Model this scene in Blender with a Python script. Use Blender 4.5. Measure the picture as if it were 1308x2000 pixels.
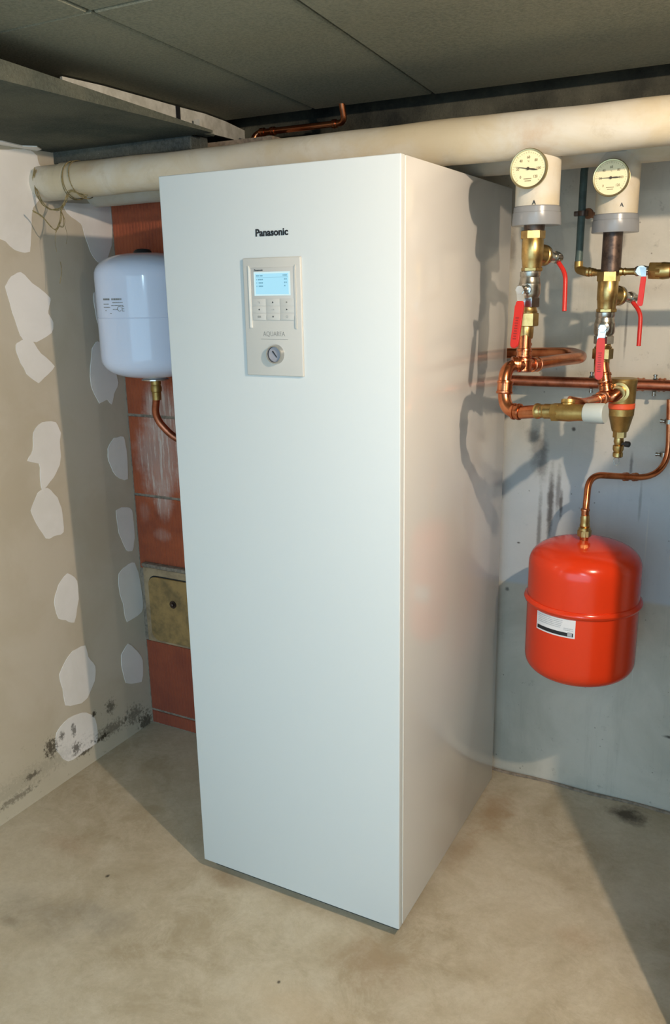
import bpy, bmesh, math, random
from mathutils import Vector, Matrix, Euler
random.seed(7)
for o in list(bpy.data.objects): bpy.data.objects.remove(o, do_unlink=True)
SC = bpy.context.scene
COL = SC.collection

def lin(c):
    return tuple(((v/255)/12.92 if v/255 <= 0.04045 else ((v/255+0.055)/1.055)**2.4) for v in c)

# ---------------------------------------------------------------- camera, world, lamps, exposure
cam = bpy.data.cameras.new('camera'); co = bpy.data.objects.new('camera', cam); COL.objects.link(co)
cam.sensor_fit = 'VERTICAL'; cam.sensor_height = 36.0; cam.lens = 36.0*1636/2000
cam.clip_start = 0.02
co.rotation_mode = 'XYZ'
co.rotation_euler = (1.30858945, 0.01763505, 0.48811867)
co.location = (1.3001, -1.6048, 1.5807)
SC.camera = co

SC.view_settings.view_transform = 'Standard'
SC.view_settings.look = 'None'
SC.view_settings.gamma = 1.0
SC.view_settings.use_curve_mapping = False
SC.view_settings.exposure = 0.0

w = bpy.data.worlds.new('world'); SC.world = w; w.use_nodes = True
w.node_tree.nodes['Background'].inputs[0].default_value = (0.55, 0.72, 0.85, 1)
w.node_tree.nodes['Background'].inputs[1].default_value = 0.25

def lamp(name, kind, loc, power, color, **kw):
    d = bpy.data.lights.new(name, kind); d.energy = power; d.color = color
    for k, v in kw.items(): setattr(d, k, v)
    o = bpy.data.objects.new(name, d); o.location = loc; COL.objects.link(o); return o
# warm bulb by the ceiling on the right, outside the frame
lamp('bulb_light', 'POINT', (1.62, -0.68, 2.02), 82, (1.0, 0.79, 0.59), shadow_soft_size=0.016)
# second, weaker neutral bulb further back
lamp('second_bulb_light', 'POINT', (2.88, -1.90, 1.97), 25, (1.0, 0.92, 0.80), shadow_soft_size=0.03)
# cool fluorescent tube under the ceiling behind the camera
t = lamp('tube_light', 'AREA', (1.30, -2.35, 2.02), 34, (0.58, 0.84, 1.0), shape='RECTANGLE', size=0.05, size_y=1.2)
t.rotation_euler = (math.radians(12), 0, math.radians(38))
# broad cool fill added behind the camera, standing in for ambient light
t = lamp('cool_fill_light', 'AREA', (0.9, -3.3, 1.1), 56, (0.43, 0.73, 1.0), shape='RECTANGLE', size=3.4, size_y=1.9)
t.rotation_euler = (math.radians(90), 0, 0)

# ---------------------------------------------------------------- materials
def newmat(name):
    m = bpy.data.materials.new(name); m.use_nodes = True
    nt = m.node_tree; b = nt.nodes['Principled BSDF']; return m, nt, b
def N(nt, t, **kw):
    n = nt.nodes.new(t)
    for k, v in kw.items():
        if hasattr(n, k): setattr(n, k, v)
    return n
def col4(c): return (*lin(c), 1)
def objco(nt):
    g = N(nt, 'ShaderNodeNewGeometry'); return g.outputs['Position']
def noise(nt, vec, scale, detail=4, rough=0.6, dist=0.0):
    n = N(nt, 'ShaderNodeTexNoise'); nt.links.new(vec, n.inputs['Vector'])
    n.inputs['Scale'].default_value = scale; n.inputs['Detail'].default_value = detail
    n.inputs['Roughness'].default_value = rough; n.inputs['Distortion'].default_value = dist
    return n.outputs['Fac']
def ramp(nt, fac, a, b, ca=0.0, cb=1.0):
    r = N(nt, 'ShaderNodeMapRange'); nt.links.new(fac, r.inputs[0])
    r.inputs[1].default_value = a; r.inputs[2].default_value = b
    r.inputs[3].default_value = ca; r.inputs[4].default_value = cb
    r.interpolation_type = 'SMOOTHSTEP'; return r.outputs[0]
def mix(nt, fac, a, b):
    m = N(nt, 'ShaderNodeMix'); m.data_type = 'RGBA'
    for s, v in ((0, fac), (6, a), (7, b)):
        if isinstance(v, bpy.types.NodeSocket): nt.links.new(v, m.inputs[s])
        elif isinstance(v, (float, int)): m.inputs[s].default_value = v
        else: m.inputs[s].default_value = col4(v)
    return m.outputs[2]
def math_(nt, op, a, b=None):
    m = N(nt, 'ShaderNodeMath'); m.operation = op
    for i, v in enumerate((a, b)):
        if v is None: continue
        if isinstance(v, bpy.types.NodeSocket): nt.links.new(v, m.inputs[i])
        else: m.inputs[i].default_value = v
    return m.outputs[0]
def bump(nt, b, h, strength, dist):
    n = N(nt, 'ShaderNodeBump'); n.inputs['Strength'].default_value = strength
    n.inputs['Distance'].default_value = dist; nt.links.new(h, n.inputs['Height'])
    nt.links.new(n.outputs[0], b.inputs['Normal'])
def blob(nt, P, c, s, hard=0.35, wob=0.5, nscale=14):
    """mask: 1 inside a ragged ellipsoid at c with radii s"""
    mp = N(nt, 'ShaderNodeMapping'); mp.vector_type = 'TEXTURE'
    mp.inputs['Location'].default_value = c; mp.inputs['Scale'].default_value = s
    nt.links.new(P, mp.inputs['Vector'])
    ln = N(nt, 'ShaderNodeVectorMath'); ln.operation = 'LENGTH'; nt.links.new(mp.outputs[0], ln.inputs[0])
    nz = noise(nt, P, nscale, 5, 0.7)
    d = math_(nt, 'ADD', ln.outputs['Value'], math_(nt, 'MULTIPLY', math_(nt, 'SUBTRACT', nz, 0.5), wob*3))
    return ramp(nt, d, 1.0, 1.0-hard*1.6)
def plain(name, c, rough=0.5, metal=0.0, spec=0.5, coat=0.0, nz=None, bmp=None):
    m, nt, b = newmat(name)
    b.inputs['Base Color'].default_value = col4(c)
    b.inputs['Roughness'].default_value = rough; b.inputs['Metallic'].default_value = metal
    b.inputs['Specular IOR Level'].default_value = spec; b.inputs['Coat Weight'].default_value = coat
    b.inputs['Coat Roughness'].default_value = 0.06
    if nz:
        P = objco(nt); f = noise(nt, P, nz[0], 5, 0.65); f = ramp(nt, f, 0.35, 0.7)
        nt.links.new(mix(nt, f, c, nz[1]), b.inputs['Base Color'])
    if bmp:
        P = objco(nt); bump(nt, b, noise(nt, P, bmp[0], 4), bmp[1], bmp[2])
    return m
M = {}
M['cabinet'] = plain('cabinet_white', (206, 204, 200), 0.16, 0, 0.5, 0.35)
M['front'] = plain('cabinet_front_white', (206, 211, 211), 0.42, 0, 0.35)
M['edge'] = plain('cabinet_edge', (226, 224, 218), 0.25)
M['plinth'] = plain('plinth_dark', (58, 62, 60), 0.6)
M['panel'] = plain('control_panel_grey', (194, 192, 186), 0.45)
M['panel_lo'] = plain('control_insert', (190, 189, 185), 0.35)
M['key'] = plain('key_grey', (194, 193, 188), 0.4)
M['ink'] = plain('ink_black', (28, 30, 34), 0.5)
M['inkgrey'] = plain('ink_grey', (140, 138, 132), 0.5)
M['inkblue'] = plain('lcd_ink', (96, 150, 176), 0.6)
M['chrome'] = plain('chrome', (200, 198, 194), 0.18, 1.0)
M['chrome_rough'] = plain('nickel', (186, 182, 172), 0.28, 1.0, nz=(60, (150, 146, 136)))
M['brass'] = plain('brass', (196, 168, 112), 0.32, 1.0, nz=(45, (172, 142, 88)), bmp=(300, 0.12, 0.001))
M['brass_dull'] = plain('brass_cast', (178, 150, 92), 0.42, 0.9, nz=(30, (150, 122, 70)), bmp=(500, 0.2, 0.001))
M['copper'] = plain('copper', (206, 136, 96), 0.26, 1.0, nz=(22, (170, 96, 62)))
M['copper_dull'] = plain('copper_dull', (182, 112, 84), 0.36, 1.0, nz=(25, (132, 80, 60)))
M['iron'] = plain('iron_pipe', (92, 76, 66), 0.42, 0.7, nz=(50, (52, 42, 38)))
M['green_iron'] = plain('painted_iron', (74, 92, 88), 0.5, 0.1, nz=(40, (58, 72, 70)))
M['red_plastic'] = plain('red_plastic', (192, 38, 30), 0.38)
M['red_dark'] = plain('red_print', (138, 26, 22), 0.5)
M['tank_red'] = plain('tank_red', (214, 56, 22), 0.2, 0, 0.4, 0.1)
M['tank_white'] = plain('tank_white', (220, 227, 246), 0.11, 0, 0.42, 0.0)
M['black_rubber'] = plain('black_rubber', (30, 32, 34), 0.6)
M['orange'] = plain('orange_ring', (216, 84, 44), 0.5)
M['grey_cap'] = plain('grey_cap', (160, 166, 162), 0.5)
M['sleeve'] = plain('grey_sleeve', (128, 129, 130), 0.25, 0.0)
M['dial'] = plain('dial_cream', (226, 214, 172), 0.5)
M['dial_ring'] = plain('dial_ring', (168, 152, 112), 0.3, 0.8)
M['dialink'] = plain('dial_ink', (120, 100, 58), 0.5)
M['needle'] = plain('needle', (62, 48, 26), 0.4)
M['paper'] = plain('paper_label', (222, 220, 220), 0.5)
M['paper_grey'] = plain('paper_grey', (166, 168, 172), 0.5)
M['lath'] = plain('white_lath', (206, 206, 198), 0.6, nz=(30, (180, 180, 170)))
M['mortar'] = plain('mortar', (150, 136, 120), 0.95, nz=(60, (110, 100, 88)), bmp=(200, 0.5, 0.003))
M['hemp'] = plain('hemp_string', (150, 134, 92), 0.9, nz=(120, (96, 84, 54)))
M['clear'] = plain('clear_plastic', (220, 222, 216), 0.1)
M['clear'].node_tree.nodes['Principled BSDF'].inputs['Transmission Weight'].default_value = 0.9
M['wood'] = plain('brown_wood', (122, 84, 62), 0.5, nz=(9, (104, 70, 52)))

def screen_mat():
    m, nt, b = newmat('lcd_backlit')
    b.inputs['Base Color'].default_value = col4((70, 100, 115))
    b.inputs['Emission Color'].default_value = col4((176, 232, 252))
    b.inputs['Emission Strength'].default_value = 0.78
    return m
M['lcd'] = screen_mat()
m_, nt_, b_ = newmat('lcd_rim'); b_.inputs['Emission Color'].default_value = col4((222, 250, 252)); b_.inputs['Emission Strength'].default_value = 0.72
b_.inputs['Base Color'].default_value = col4((90, 110, 120)); M['lcd_rim'] = m_

def floor_mat():
    m, nt, b = newmat('screed_floor'); P = objco(nt)
    n1 = ramp(nt, noise(nt, P, 2.6, 8, 0.65, 0.6), 0.38, 0.66)
    n2 = ramp(nt, noise(nt, P, 8, 10, 0.8, 0.5), 0.42, 0.64)
    n3 = ramp(nt, noise(nt, P, 60, 4, 0.7), 0.3, 0.8)
    c = mix(nt, n1, (191, 179, 156), (170, 156, 130))
    c = mix(nt, math_(nt, 'MULTIPLY', n2, 0.45), c, (210, 200, 180))
    c = mix(nt, math_(nt, 'MULTIPLY', n3, 0.22), c, (140, 126, 104))
    for ctr, s, k, colr in [
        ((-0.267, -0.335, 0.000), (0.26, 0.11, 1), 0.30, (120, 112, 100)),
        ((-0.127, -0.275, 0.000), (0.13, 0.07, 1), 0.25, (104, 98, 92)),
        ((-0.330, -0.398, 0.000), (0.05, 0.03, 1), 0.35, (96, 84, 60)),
        ((0.082, -0.016, 0.000), (0.10, 0.05, 1), 0.45, (134, 106, 74)),
        ((0.573, -0.094, 0.000), (0.16, 0.12, 1), 0.40, (148, 118, 86)),
        ((0.640, 0.616, 0.000), (0.085, 0.20, 1), 0.60, (140, 108, 70)),
        ((0.618, 0.399, -0.000), (0.06, 0.16, 1), 0.40, (142, 112, 76)),
        ((0.990, 0.201, 0.000), (0.10, 0.07, 1), 0.30, (156, 124, 90)),
        ((-0.430, -0.100, 0.000), (0.16, 0.07, 1), 0.22, (150, 112, 80)),
        ((0.142, 0.213, 0.000), (0.14, 0.12, 1), 0.3, (140, 112, 84)),
        ((0.530, -0.297, 0.000), (0.3, 0.1, 1), 0.2, (196, 170, 134))]:
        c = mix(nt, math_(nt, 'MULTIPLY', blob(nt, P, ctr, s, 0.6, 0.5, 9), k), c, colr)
    c = mix(nt, math_(nt, 'MULTIPLY', blob(nt, P, (1.017, 0.783, 0.000), (0.075, 0.060, 1), 0.5, 0.45, 22), 0.85), c, (52, 42, 32))
    c = mix(nt, math_(nt, 'MULTIPLY', blob(nt, P, (-0.225, -0.149, 0.000), (0.008, 0.010, 1), 0.5, 0.4, 80), 0.85), c, (52, 46, 36))
    c = mix(nt, math_(nt, 'MULTIPLY', blob(nt, P, (0.398, -0.248, 0.000), (0.006, 0.008, 1), 0.5, 0.4, 80), 0.85), c, (60, 52, 44))
    nt.links.new(c, b.inputs['Base Color']); b.inputs['Roughness'].default_value = 0.78
    b.inputs['Specular IOR Level'].default_value = 0.3
    bump(nt, b, noise(nt, P, 34, 8, 0.7), 0.25, 0.004)
    return m
M['floor'] = floor_mat()

def wallright_mat():
    m, nt, b = newmat('concrete_wall'); P = objco(nt)
    n1 = ramp(nt, noise(nt, P, 3.2, 7, 0.65, 0.5), 0.38, 0.66)
    st = N(nt, 'ShaderNodeMapping'); nt.links.new(P, st.inputs['Vector']); st.inputs['Scale'].default_value = (16, 16, 1.2)
    n2 = ramp(nt, noise(nt, st.outputs[0], 1.5, 6, 0.65), 0.52, 0.78)
    n3 = ramp(nt, noise(nt, P, 20, 9, 0.8), 0.58, 0.70)
    c = mix(nt, n1, (198, 194, 182), (182, 180, 168))
    c = mix(nt, math_(nt, 'MULTIPLY', n2, 0.35), c, (150, 148, 138))
    c = mix(nt, math_(nt, 'MULTIPLY', n3, 0.5), c, (128, 122, 112))
    # bluish cast of the shaded wall, painted in down to a level line
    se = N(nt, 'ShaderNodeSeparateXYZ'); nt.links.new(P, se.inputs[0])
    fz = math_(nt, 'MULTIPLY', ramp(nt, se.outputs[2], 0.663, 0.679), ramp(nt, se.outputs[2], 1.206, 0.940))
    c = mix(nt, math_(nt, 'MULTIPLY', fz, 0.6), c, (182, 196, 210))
    # dark seepage streaks
    for ctr, s, k in [((0.674, 0.855, 1.098), (0.035, 1, 0.10), 0.45), ((0.717, 0.855, 0.937), (0.014, 1, 0.15), 0.85), ((0.748, 0.855, 0.940), (0.008, 1, 0.06), 0.8), ((0.654, 0.855, 1.143), (0.03, 1, 0.03), 0.5), ((0.571, 0.855, 1.686), (0.02, 1, 0.08), 0.5), ((0.874, 0.855, 1.688), (0.012, 1, 0.05), 0.45), ((0.594, 0.855, 0.647), (0.01, 1, 0.01), 0.7), ((0.624, 0.855, 0.804), (0.008, 1, 0.004), 0.9),
                      ((0.686, 0.855, 0.844), (0.010, 1, 0.17), 0.6), ((0.738, 0.855, 0.979), (0.012, 1, 0.10), 0.6), ((0.688, 0.855, 1.068), (0.02, 1, 0.09), 0.45),
                      ((0.595, 0.855, 1.368), (0.02, 1, 0.12), 0.3),
                      ((0.899, 0.855, 1.459), (0.005, 1, 0.11), 0.55), ((0.940, 0.855, 1.074), (0.007, 1, 0.05), 0.6),
                      ((0.972, 0.855, 0.971), (0.006, 1, 0.08), 0.35), ((0.773, 0.855, 1.169), (0.008, 1, 0.008), 0.9),
                      ((1.110, 0.855, 0.253), (0.03, 1, 0.007), 0.9)]:
        c = mix(nt, math_(nt, 'MULTIPLY', blob(nt, P, ctr, s, 0.5, 0.32, 38), k), c, (74, 70, 68))
    # whitish drip lines
    for ctr, s in [((0.989, 0.855, 0.463), (0.002, 1, 0.10)), ((0.997, 0.855, 0.867), (0.003, 1, 0.12))]:
        c = mix(nt, math_(nt, 'MULTIPLY', blob(nt, P, ctr, s, 0.6, 0.2, 30), 0.6), c, (206, 206, 200))
    vo = N(nt, 'ShaderNodeTexVoronoi'); nt.links.new(P, vo.inputs['Vector']); vo.inputs['Scale'].default_value = 34
    spot = ramp(nt, vo.outputs['Distance'], 0.10, 0.06)
    sel = ramp(nt, noise(nt, P, 11, 2), 0.52, 0.58)
    c = mix(nt, math_(nt, 'MULTIPLY', math_(nt, 'MULTIPLY', spot, sel), 0.55), c, (84, 78, 70))
    nt.links.new(c, b.inputs['Base Color']); b.inputs['Roughness'].default_value = 0.85
    b.inputs['Specular IOR Level'].default_value = 0.25
    bump(nt, b, noise(nt, P, 30, 8, 0.7), 0.3, 0.003)
    return m
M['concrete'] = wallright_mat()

def mould(nt, P, c):
    for ctr, s, k in [((-0.680, -0.003, 0.096), (1, 0.30, 0.040), 0.16), ((-0.680, 0.327, 0.069), (1, 0.035, 0.012), 0.9), ((-0.680, 0.367, 0.079), (1, 0.09, 0.028), 0.6),
                      ((-0.680, 0.494, 0.077), (1, 0.05, 0.04), 0.6), ((-0.680, 0.101, 0.150), (1, 0.03, 0.035), 0.85), ((-0.680, 0.012, 0.097), (1, 0.035, 0.012), 0.7),
                      ((-0.680, 0.298, 0.175), (1, 0.012, 0.012), 0.9), ((-0.680, 0.378, 0.164), (1, 0.025, 0.03), 0.7), ((-0.680, -0.060, 0.056), (1, 0.09, 0.014), 0.5),
                      ((-0.680, 0.148, 0.168), (1, 0.014, 0.016), 0.75), ((-0.680, 0.200, 0.164), (1, 0.012, 0.028), 0.7), ((-0.680, 0.203, 0.093), (1, 0.022, 0.024), 0.75),
                      ((-0.680, 0.239, 0.057), (1, 0.04, 0.009), 0.8), ((-0.680, 0.552, 0.017), (1, 0.04, 0.05), 0.8)]:
        c = mix(nt, math_(nt, 'MULTIPLY', blob(nt, P, ctr, tuple(q*1.15 for q in s), 0.45, 1.0, 90), k), c, (58, 50, 36))
    return c
def plaster_mat(name, base, alt, stains):
    m, nt, b = newmat(name); P = objco(nt)
    n1 = ramp(nt, noise(nt, P, 4, 6, 0.6, 0.4), 0.35, 0.68)
    c = mix(nt, n1, base, alt)
    if stains:
        n2 = ramp(nt, noise(nt, P, 40, 6, 0.75), 0.60, 0.72)
        se = N(nt, 'ShaderNodeSeparateXYZ'); nt.links.new(P, se.inputs[0])
        low = ramp(nt, se.outputs[2], 0.30, 0.03)
        c = mix(nt, math_(nt, 'MULTIPLY', low, 0.5), c, (196, 190, 170))
        c = mix(nt, math_(nt, 'MULTIPLY', math_(nt, 'MULTIPLY', n2, low), 0.7), c, (104, 94, 70))
    c = mould(nt, P, c)
    nt.links.new(c, b.inputs['Base Color']); b.inputs['Roughness'].default_value = 0.9
    b.inputs['Specular IOR Level'].default_value = 0.2
    bump(nt, b, noise(nt, P, 22, 6, 0.6), 0.2, 0.002)
    return m
M['plasterboard'] = plaster_mat('plasterboard', (198, 188, 171), (189, 178, 158), True)
M['filler'] = plaster_mat('white_filler', (236, 232, 228), (226, 222, 216), False)

def foam_mat(name, a, bb, sp):
    m, nt, b = newmat(name); P = objco(nt)
    n1 = ramp(nt, noise(nt, P, 140, 3, 0.7), 0.35, 0.7)
    n0 = ramp(nt, noise(nt, P, 3, 5, 0.6), 0.35, 0.7)
    c = mix(nt, n1, a, bb); c = mix(nt, math_(nt, 'MULTIPLY', n0, 0.35), c, (140, 136, 116))
    n2 = ramp(nt, noise(nt, P, 260, 2, 0.8), 0.68, 0.74)
    n3 = ramp(nt, noise(nt, P, 6, 2, 0.8), 0.4, 0.7)
    c = mix(nt, math_(nt, 'MULTIPLY', math_(nt, 'MULTIPLY', n2, n3), sp), c, (190, 186, 172))
    nt.links.new(c, b.inputs['Base Color']); b.inputs['Roughness'].default_value = 0.95
    b.inputs['Specular IOR Level'].default_value = 0.1
    bump(nt, b, noise(nt, P, 180, 3, 0.7), 0.8, 0.004)
    return m
M['foam'] = foam_mat('dark_insulation_panel', (132, 132, 116), (112, 114, 100), 0.6)
M['foam_dark'] = foam_mat('darker_insulation_panel', (76, 82, 76), (60, 66, 62), 0.4)
M['foam_shade'] = foam_mat('recess_shade_foam', (38, 40, 38), (30, 32, 31), 0.3)  # near-black tone stands in for the shade of the ceiling recess
M['foam_edge'] = foam_mat('speckled_insulation', (70, 76, 76), (50, 56, 56), 1.0)

def jacket_mat():
    m, nt, b = newmat('old_pipe_plaster'); P = objco(nt)
    n1 = ramp(nt, noise(nt, P, 4.5, 6, 0.6, 0.6), 0.38, 0.66)
    n2 = ramp(nt, noise(nt, P, 14, 6, 0.7, 0.8), 0.52, 0.75)
    c = mix(nt, n1, (196, 190, 176), (188, 174, 146))
    c = mix(nt, math_(nt, 'MULTIPLY', n2, 0.4), c, (164, 150, 124))
    for ctr, s, k in [((0.659, 0.270, 1.814), (0.16, 0.2, 0.014), 0.6), ((0.785, 0.270, 1.884), (0.07, 0.2, 0.05), 0.5), ((-0.465, 0.270, 1.909), (0.06, 0.2, 0.03), 0.4)]:
        c = mix(nt, math_(nt, 'MULTIPLY', blob(nt, P, ctr, s, 0.8, 0.6, 24), k), c, (170, 134, 92))
    nt.links.new(c, b.inputs['Base Color']); b.inputs['Roughness'].default_value = 0.6
    bump(nt, b, noise(nt, P, 16, 6, 0.6), 0.35, 0.004)
    return m
M['jacket'] = jacket_mat()

def brick_mat():
    m, nt, b = newmat('hollow_clay_block'); P = objco(nt)
    n1 = ramp(nt, noise(nt, P, 7, 6, 0.65), 0.35, 0.7)
    c = mix(nt, n1, (166, 84, 50), (138, 68, 44))
    st = N(nt, 'ShaderNodeMapping'); nt.links.new(P, st.inputs['Vector']); st.inputs['Scale'].default_value = (90, 1, 6)
    n2 = ramp(nt, noise(nt, st.outputs[0], 1.3, 5, 0.7), 0.5, 0.62)
    for ctr, s, k in [((-0.533, 0.585, 1.196), (0.09, 1, 0.12), 1.0), ((-0.552, 0.585, 1.038), (0.12, 1, 0.20), 1.0), ((-0.548, 0.585, 0.885), (0.05, 1, 0.09), 0.8),
                      ((-0.560, 0.585, 0.755), (0.05, 1, 0.03), 0.4), ((-0.569, 0.585, 1.211), (0.03, 1, 0.05), 0.6), ((-0.635, 0.585, 0.830), (0.03, 1, 0.05), 0.25)]:
        msk = math_(nt, 'MULTIPLY', blob(nt, P, ctr, s, 0.4, 0.25, 20), math_(nt, 'ADD', math_(nt, 'MULTIPLY', n2, 0.55), 0.45))
        c = mix(nt, math_(nt, 'MULTIPLY', msk, k), c, (204, 184, 172))
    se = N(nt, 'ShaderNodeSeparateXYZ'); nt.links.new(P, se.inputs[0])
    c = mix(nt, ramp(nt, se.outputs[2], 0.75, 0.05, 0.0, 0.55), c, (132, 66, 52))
    nt.links.new(c, b.inputs['Base Color']); b.inputs['Roughness'].default_value = 0.85
    bump(nt, b, noise(nt, P, 60, 5, 0.7), 0.3, 0.002)
    return m
M['brick'] = brick_mat()
M['soot_frame'] = plain('soot_door_frame', (172, 148, 116), 0.9, nz=(14, (136, 116, 90)), bmp=(60, 0.5, 0.004))
M['soot_lid'] = plain('soot_door_lid', (162, 130, 80), 0.8, nz=(16, (116, 96, 62)), bmp=(60, 0.5, 0.004))

# ---------------------------------------------------------------- geometry helpers
ORG = {}
def props(o, label=None, cat=None, group=None, kind=None):
    if label: o['label'] = label
    if cat: o['category'] = cat
    if group: o['group'] = group
    if kind: o['kind'] = kind
    return o
def thing(name, loc, label, cat, group=None):
    o = bpy.data.objects.new(name, None); o.empty_display_size = 0.05; COL.objects.link(o)
    o.location = loc; ORG[o] = Vector(loc); return props(o, label, cat, group)
class B:
    def __init__(s): s.bm = bmesh.new()
    def box(s, lo, hi, bev=0.0, seg=2):
        lo = Vector(lo); hi = Vector(hi)
        r = bmesh.ops.create_cube(s.bm, size=1.0)
        for v in r['verts']:
            v.co = Vector((lo[i] + (v.co[i]+0.5)*(hi[i]-lo[i]) for i in range(3)))
        if bev > 0:
            es = list({e for v in r['verts'] for e in v.link_edges})
            bmesh.ops.bevel(s.bm, geom=es, offset=bev, segments=seg, affect='EDGES', profile=0.5)
        return s
    def lathe(s, a, axis, prof, seg=32, phase=0.0):
        """prof: list of (distance along the axis, radius)"""
        a = Vector(a); ax = Vector(axis).normalized()
        u = ax.orthogonal().normalized()
        if abs(ax.z) > 0.99: u = Vector((1, 0, 0))
        v = ax.cross(u).normalized()
        rings = []
        for h, r in prof:
            if r <= 1e-6: rings.append([s.bm.verts.new(a+ax*h)]); continue
            rings.append([s.bm.verts.new(a+ax*h+(u*math.cos(phase+2*math.pi*k/seg)+v*math.sin(phase+2*math.pi*k/seg))*r) for k in range(seg)])
        for p, q in zip(rings, rings[1:]):
            for k in range(seg):
                k2 = (k+1) % seg
                if len(p) == 1 and len(q) == 1: continue
                if len(p) == 1: f = (p[0], q[k2], q[k])
                elif len(q) == 1: f = (p[k], p[k2], q[0])
                else: f = (p[k], p[k2], q[k2], q[k])
                try: s.bm.faces.new(f)
                except ValueError: pass
        for rg, flip in ((rings[0], True), (rings[-1], False)):
            if len(rg) > 1:
                try: s.bm.faces.new(rg[::-1] if flip else rg)
                except ValueError: pass
        return s
    def cyl(s, a, b, r, seg=28, bev=0.0):
        a = Vector(a); d = Vector(b)-a; L = d.length
        pr = [(0, r), (L, r)] if bev <= 0 else [(0, r-bev), (bev, r), (L-bev, r), (L, r-bev)]
        return s.lathe(a, d, pr, seg)
    def hexa(s, a, b, r, ph=0.3):
        a = Vector(a); d = Vector(b)-a; L = d.length; c = r*0.1
        return s.lathe(a, d, [(0, r-c), (c*0.6, r), (L-c*0.6, r), (L, r-c)], 6, ph)
    def tube(s, pts, r, fil=0.03, seg=18, n=7):
        pts = [Vector(p) for p in pts]; path = [pts[0]]
        for i in range(1, len(pts)-1):
            p0, p1, p2 = pts[i-1], pts[i], pts[i+1]
            f = fil[i-1] if isinstance(fil, (list, tuple)) else fil
            a = (p0-p1); b = (p2-p1); f = min(f, a.length*0.49, b.length*0.49)
            A = p1+a.normalized()*f; C = p1+b.normalized()*f
            for k in range(n+1):
                t = k/n; path.append((1-t)**2*A+2*t*(1-t)*p1+t*t*C)
        path.append(pts[-1])
        pp = [path[0]]
        for q in path[1:]:
            if (q-pp[-1]).length > 1e-5: pp.append(q)
        path = pp
        T = [(path[min(i+1, len(path)-1)]-path[max(i-1, 0)]).normalized() for i in range(len(path))]
        u = T[0].orthogonal().normalized(); rings = []
        for i, p in enumerate(path):
            u = (u-T[i]*u.dot(T[i])).normalized(); v = T[i].cross(u)
            rr = r[i] if isinstance(r, list) else r
            rings.append([s.bm.verts.new(p+(u*math.cos(2*math.pi*k/seg)+v*math.sin(2*math.pi*k/seg))*rr) for k in range(seg)])
        for p, q in zip(rings, rings[1:]):
            for k in range(seg): s.bm.faces.new((p[k], p[(k+1) % seg], q[(k+1) % seg], q[k]))
        s.bm.faces.new(rings[0][::-1]); s.bm.faces.new(rings[-1])
        return s
    def prism(s, pts, vec):
        vec = Vector(vec); a = [s.bm.verts.new(Vector(p)) for p in pts]; b = [s.bm.verts.new(Vector(p)+vec) for p in pts]
        s.bm.faces.new(a); s.bm.faces.new(b[::-1])
        for i in range(len(a)):
            j = (i+1) % len(a); s.bm.faces.new((a[j], a[i], b[i], b[j]))
        return s
    def ribbon(s, pts, width_vec, thick):
        pts = [Vector(p) for p in pts]; wv = Vector(width_vec); n = len(pts); rows = []
        for i, p in enumerate(pts):
            t = (pts[min(i+1, n-1)]-pts[max(i-1, 0)]).normalized(); nn = t.cross(wv).normalized()*thick/2
            rows.append([s.bm.verts.new(p-wv/2-nn), s.bm.verts.new(p+wv/2-nn), s.bm.verts.new(p+wv/2+nn), s.bm.verts.new(p-wv/2+nn)])
        for a, b in zip(rows, rows[1:]):
            for k in range(4): s.bm.faces.new((a[k], a[(k+1) % 4], b[(k+1) % 4], b[k]))
        s.bm.faces.new(rows[0][::-1]); s.bm.faces.new(rows[-1]); return s
    def split(s, name, mat, parent, **kw):
        """one object for each loose piece"""
        left = set(s.bm.verts); groups = []
        while left:
            st = [left.pop()]; g = set(st)
            while st:
                v = st.pop()
                for e in v.link_edges:
                    q = e.other_vert(v)
                    if q in left: left.discard(q); g.add(q); st.append(q)
            groups.append(g)
        for g in groups:
            n = B(); mp = {v: n.bm.verts.new(v.co) for v in g}
            for f in s.bm.faces:
                if f.verts[0] in g: n.bm.faces.new([mp[v] for v in f.verts])
            n.out(name, mat, parent, **kw)
        s.bm.free()
    def out(s, name, mat, parent=None, label=None, smooth=True, ang=32, kind=None, bevel=0):
        bm = s.bm
        bmesh.ops.recalc_face_normals(bm, faces=bm.faces)
        org = Vector((0, 0, 0)); q = parent
        if parent is not None: org = ORG[parent]
        bmesh.ops.translate(bm, verts=bm.verts, vec=-org)
        if smooth:
            for f in bm.faces: f.smooth = True
            for e in bm.edges:
                e.smooth = not (len(e.link_faces) == 2 and e.calc_face_angle(0) > math.radians(ang))
        me = bpy.data.meshes.new(name); bm.to_mesh(me); bm.free()
        me.materials.append(M[mat] if isinstance(mat, str) else mat)
        o = bpy.data.objects.new(name, me); COL.objects.link(o)
        if parent is not None: o.parent = parent
        ORG[o] = org
        if label: o['label'] = label
        if kind: o['kind'] = kind
        return o
def single(b, name, mat, loc, label, cat, group=None, **kw):
    """a thing that is one mesh, its origin at loc"""
    bmesh.ops.translate(b.bm, verts=b.bm.verts, vec=-Vector(loc))
    o = b.out(name, mat, None, **kw); o.location = loc; ORG[o] = Vector(loc); return props(o, label, cat, group)
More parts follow.
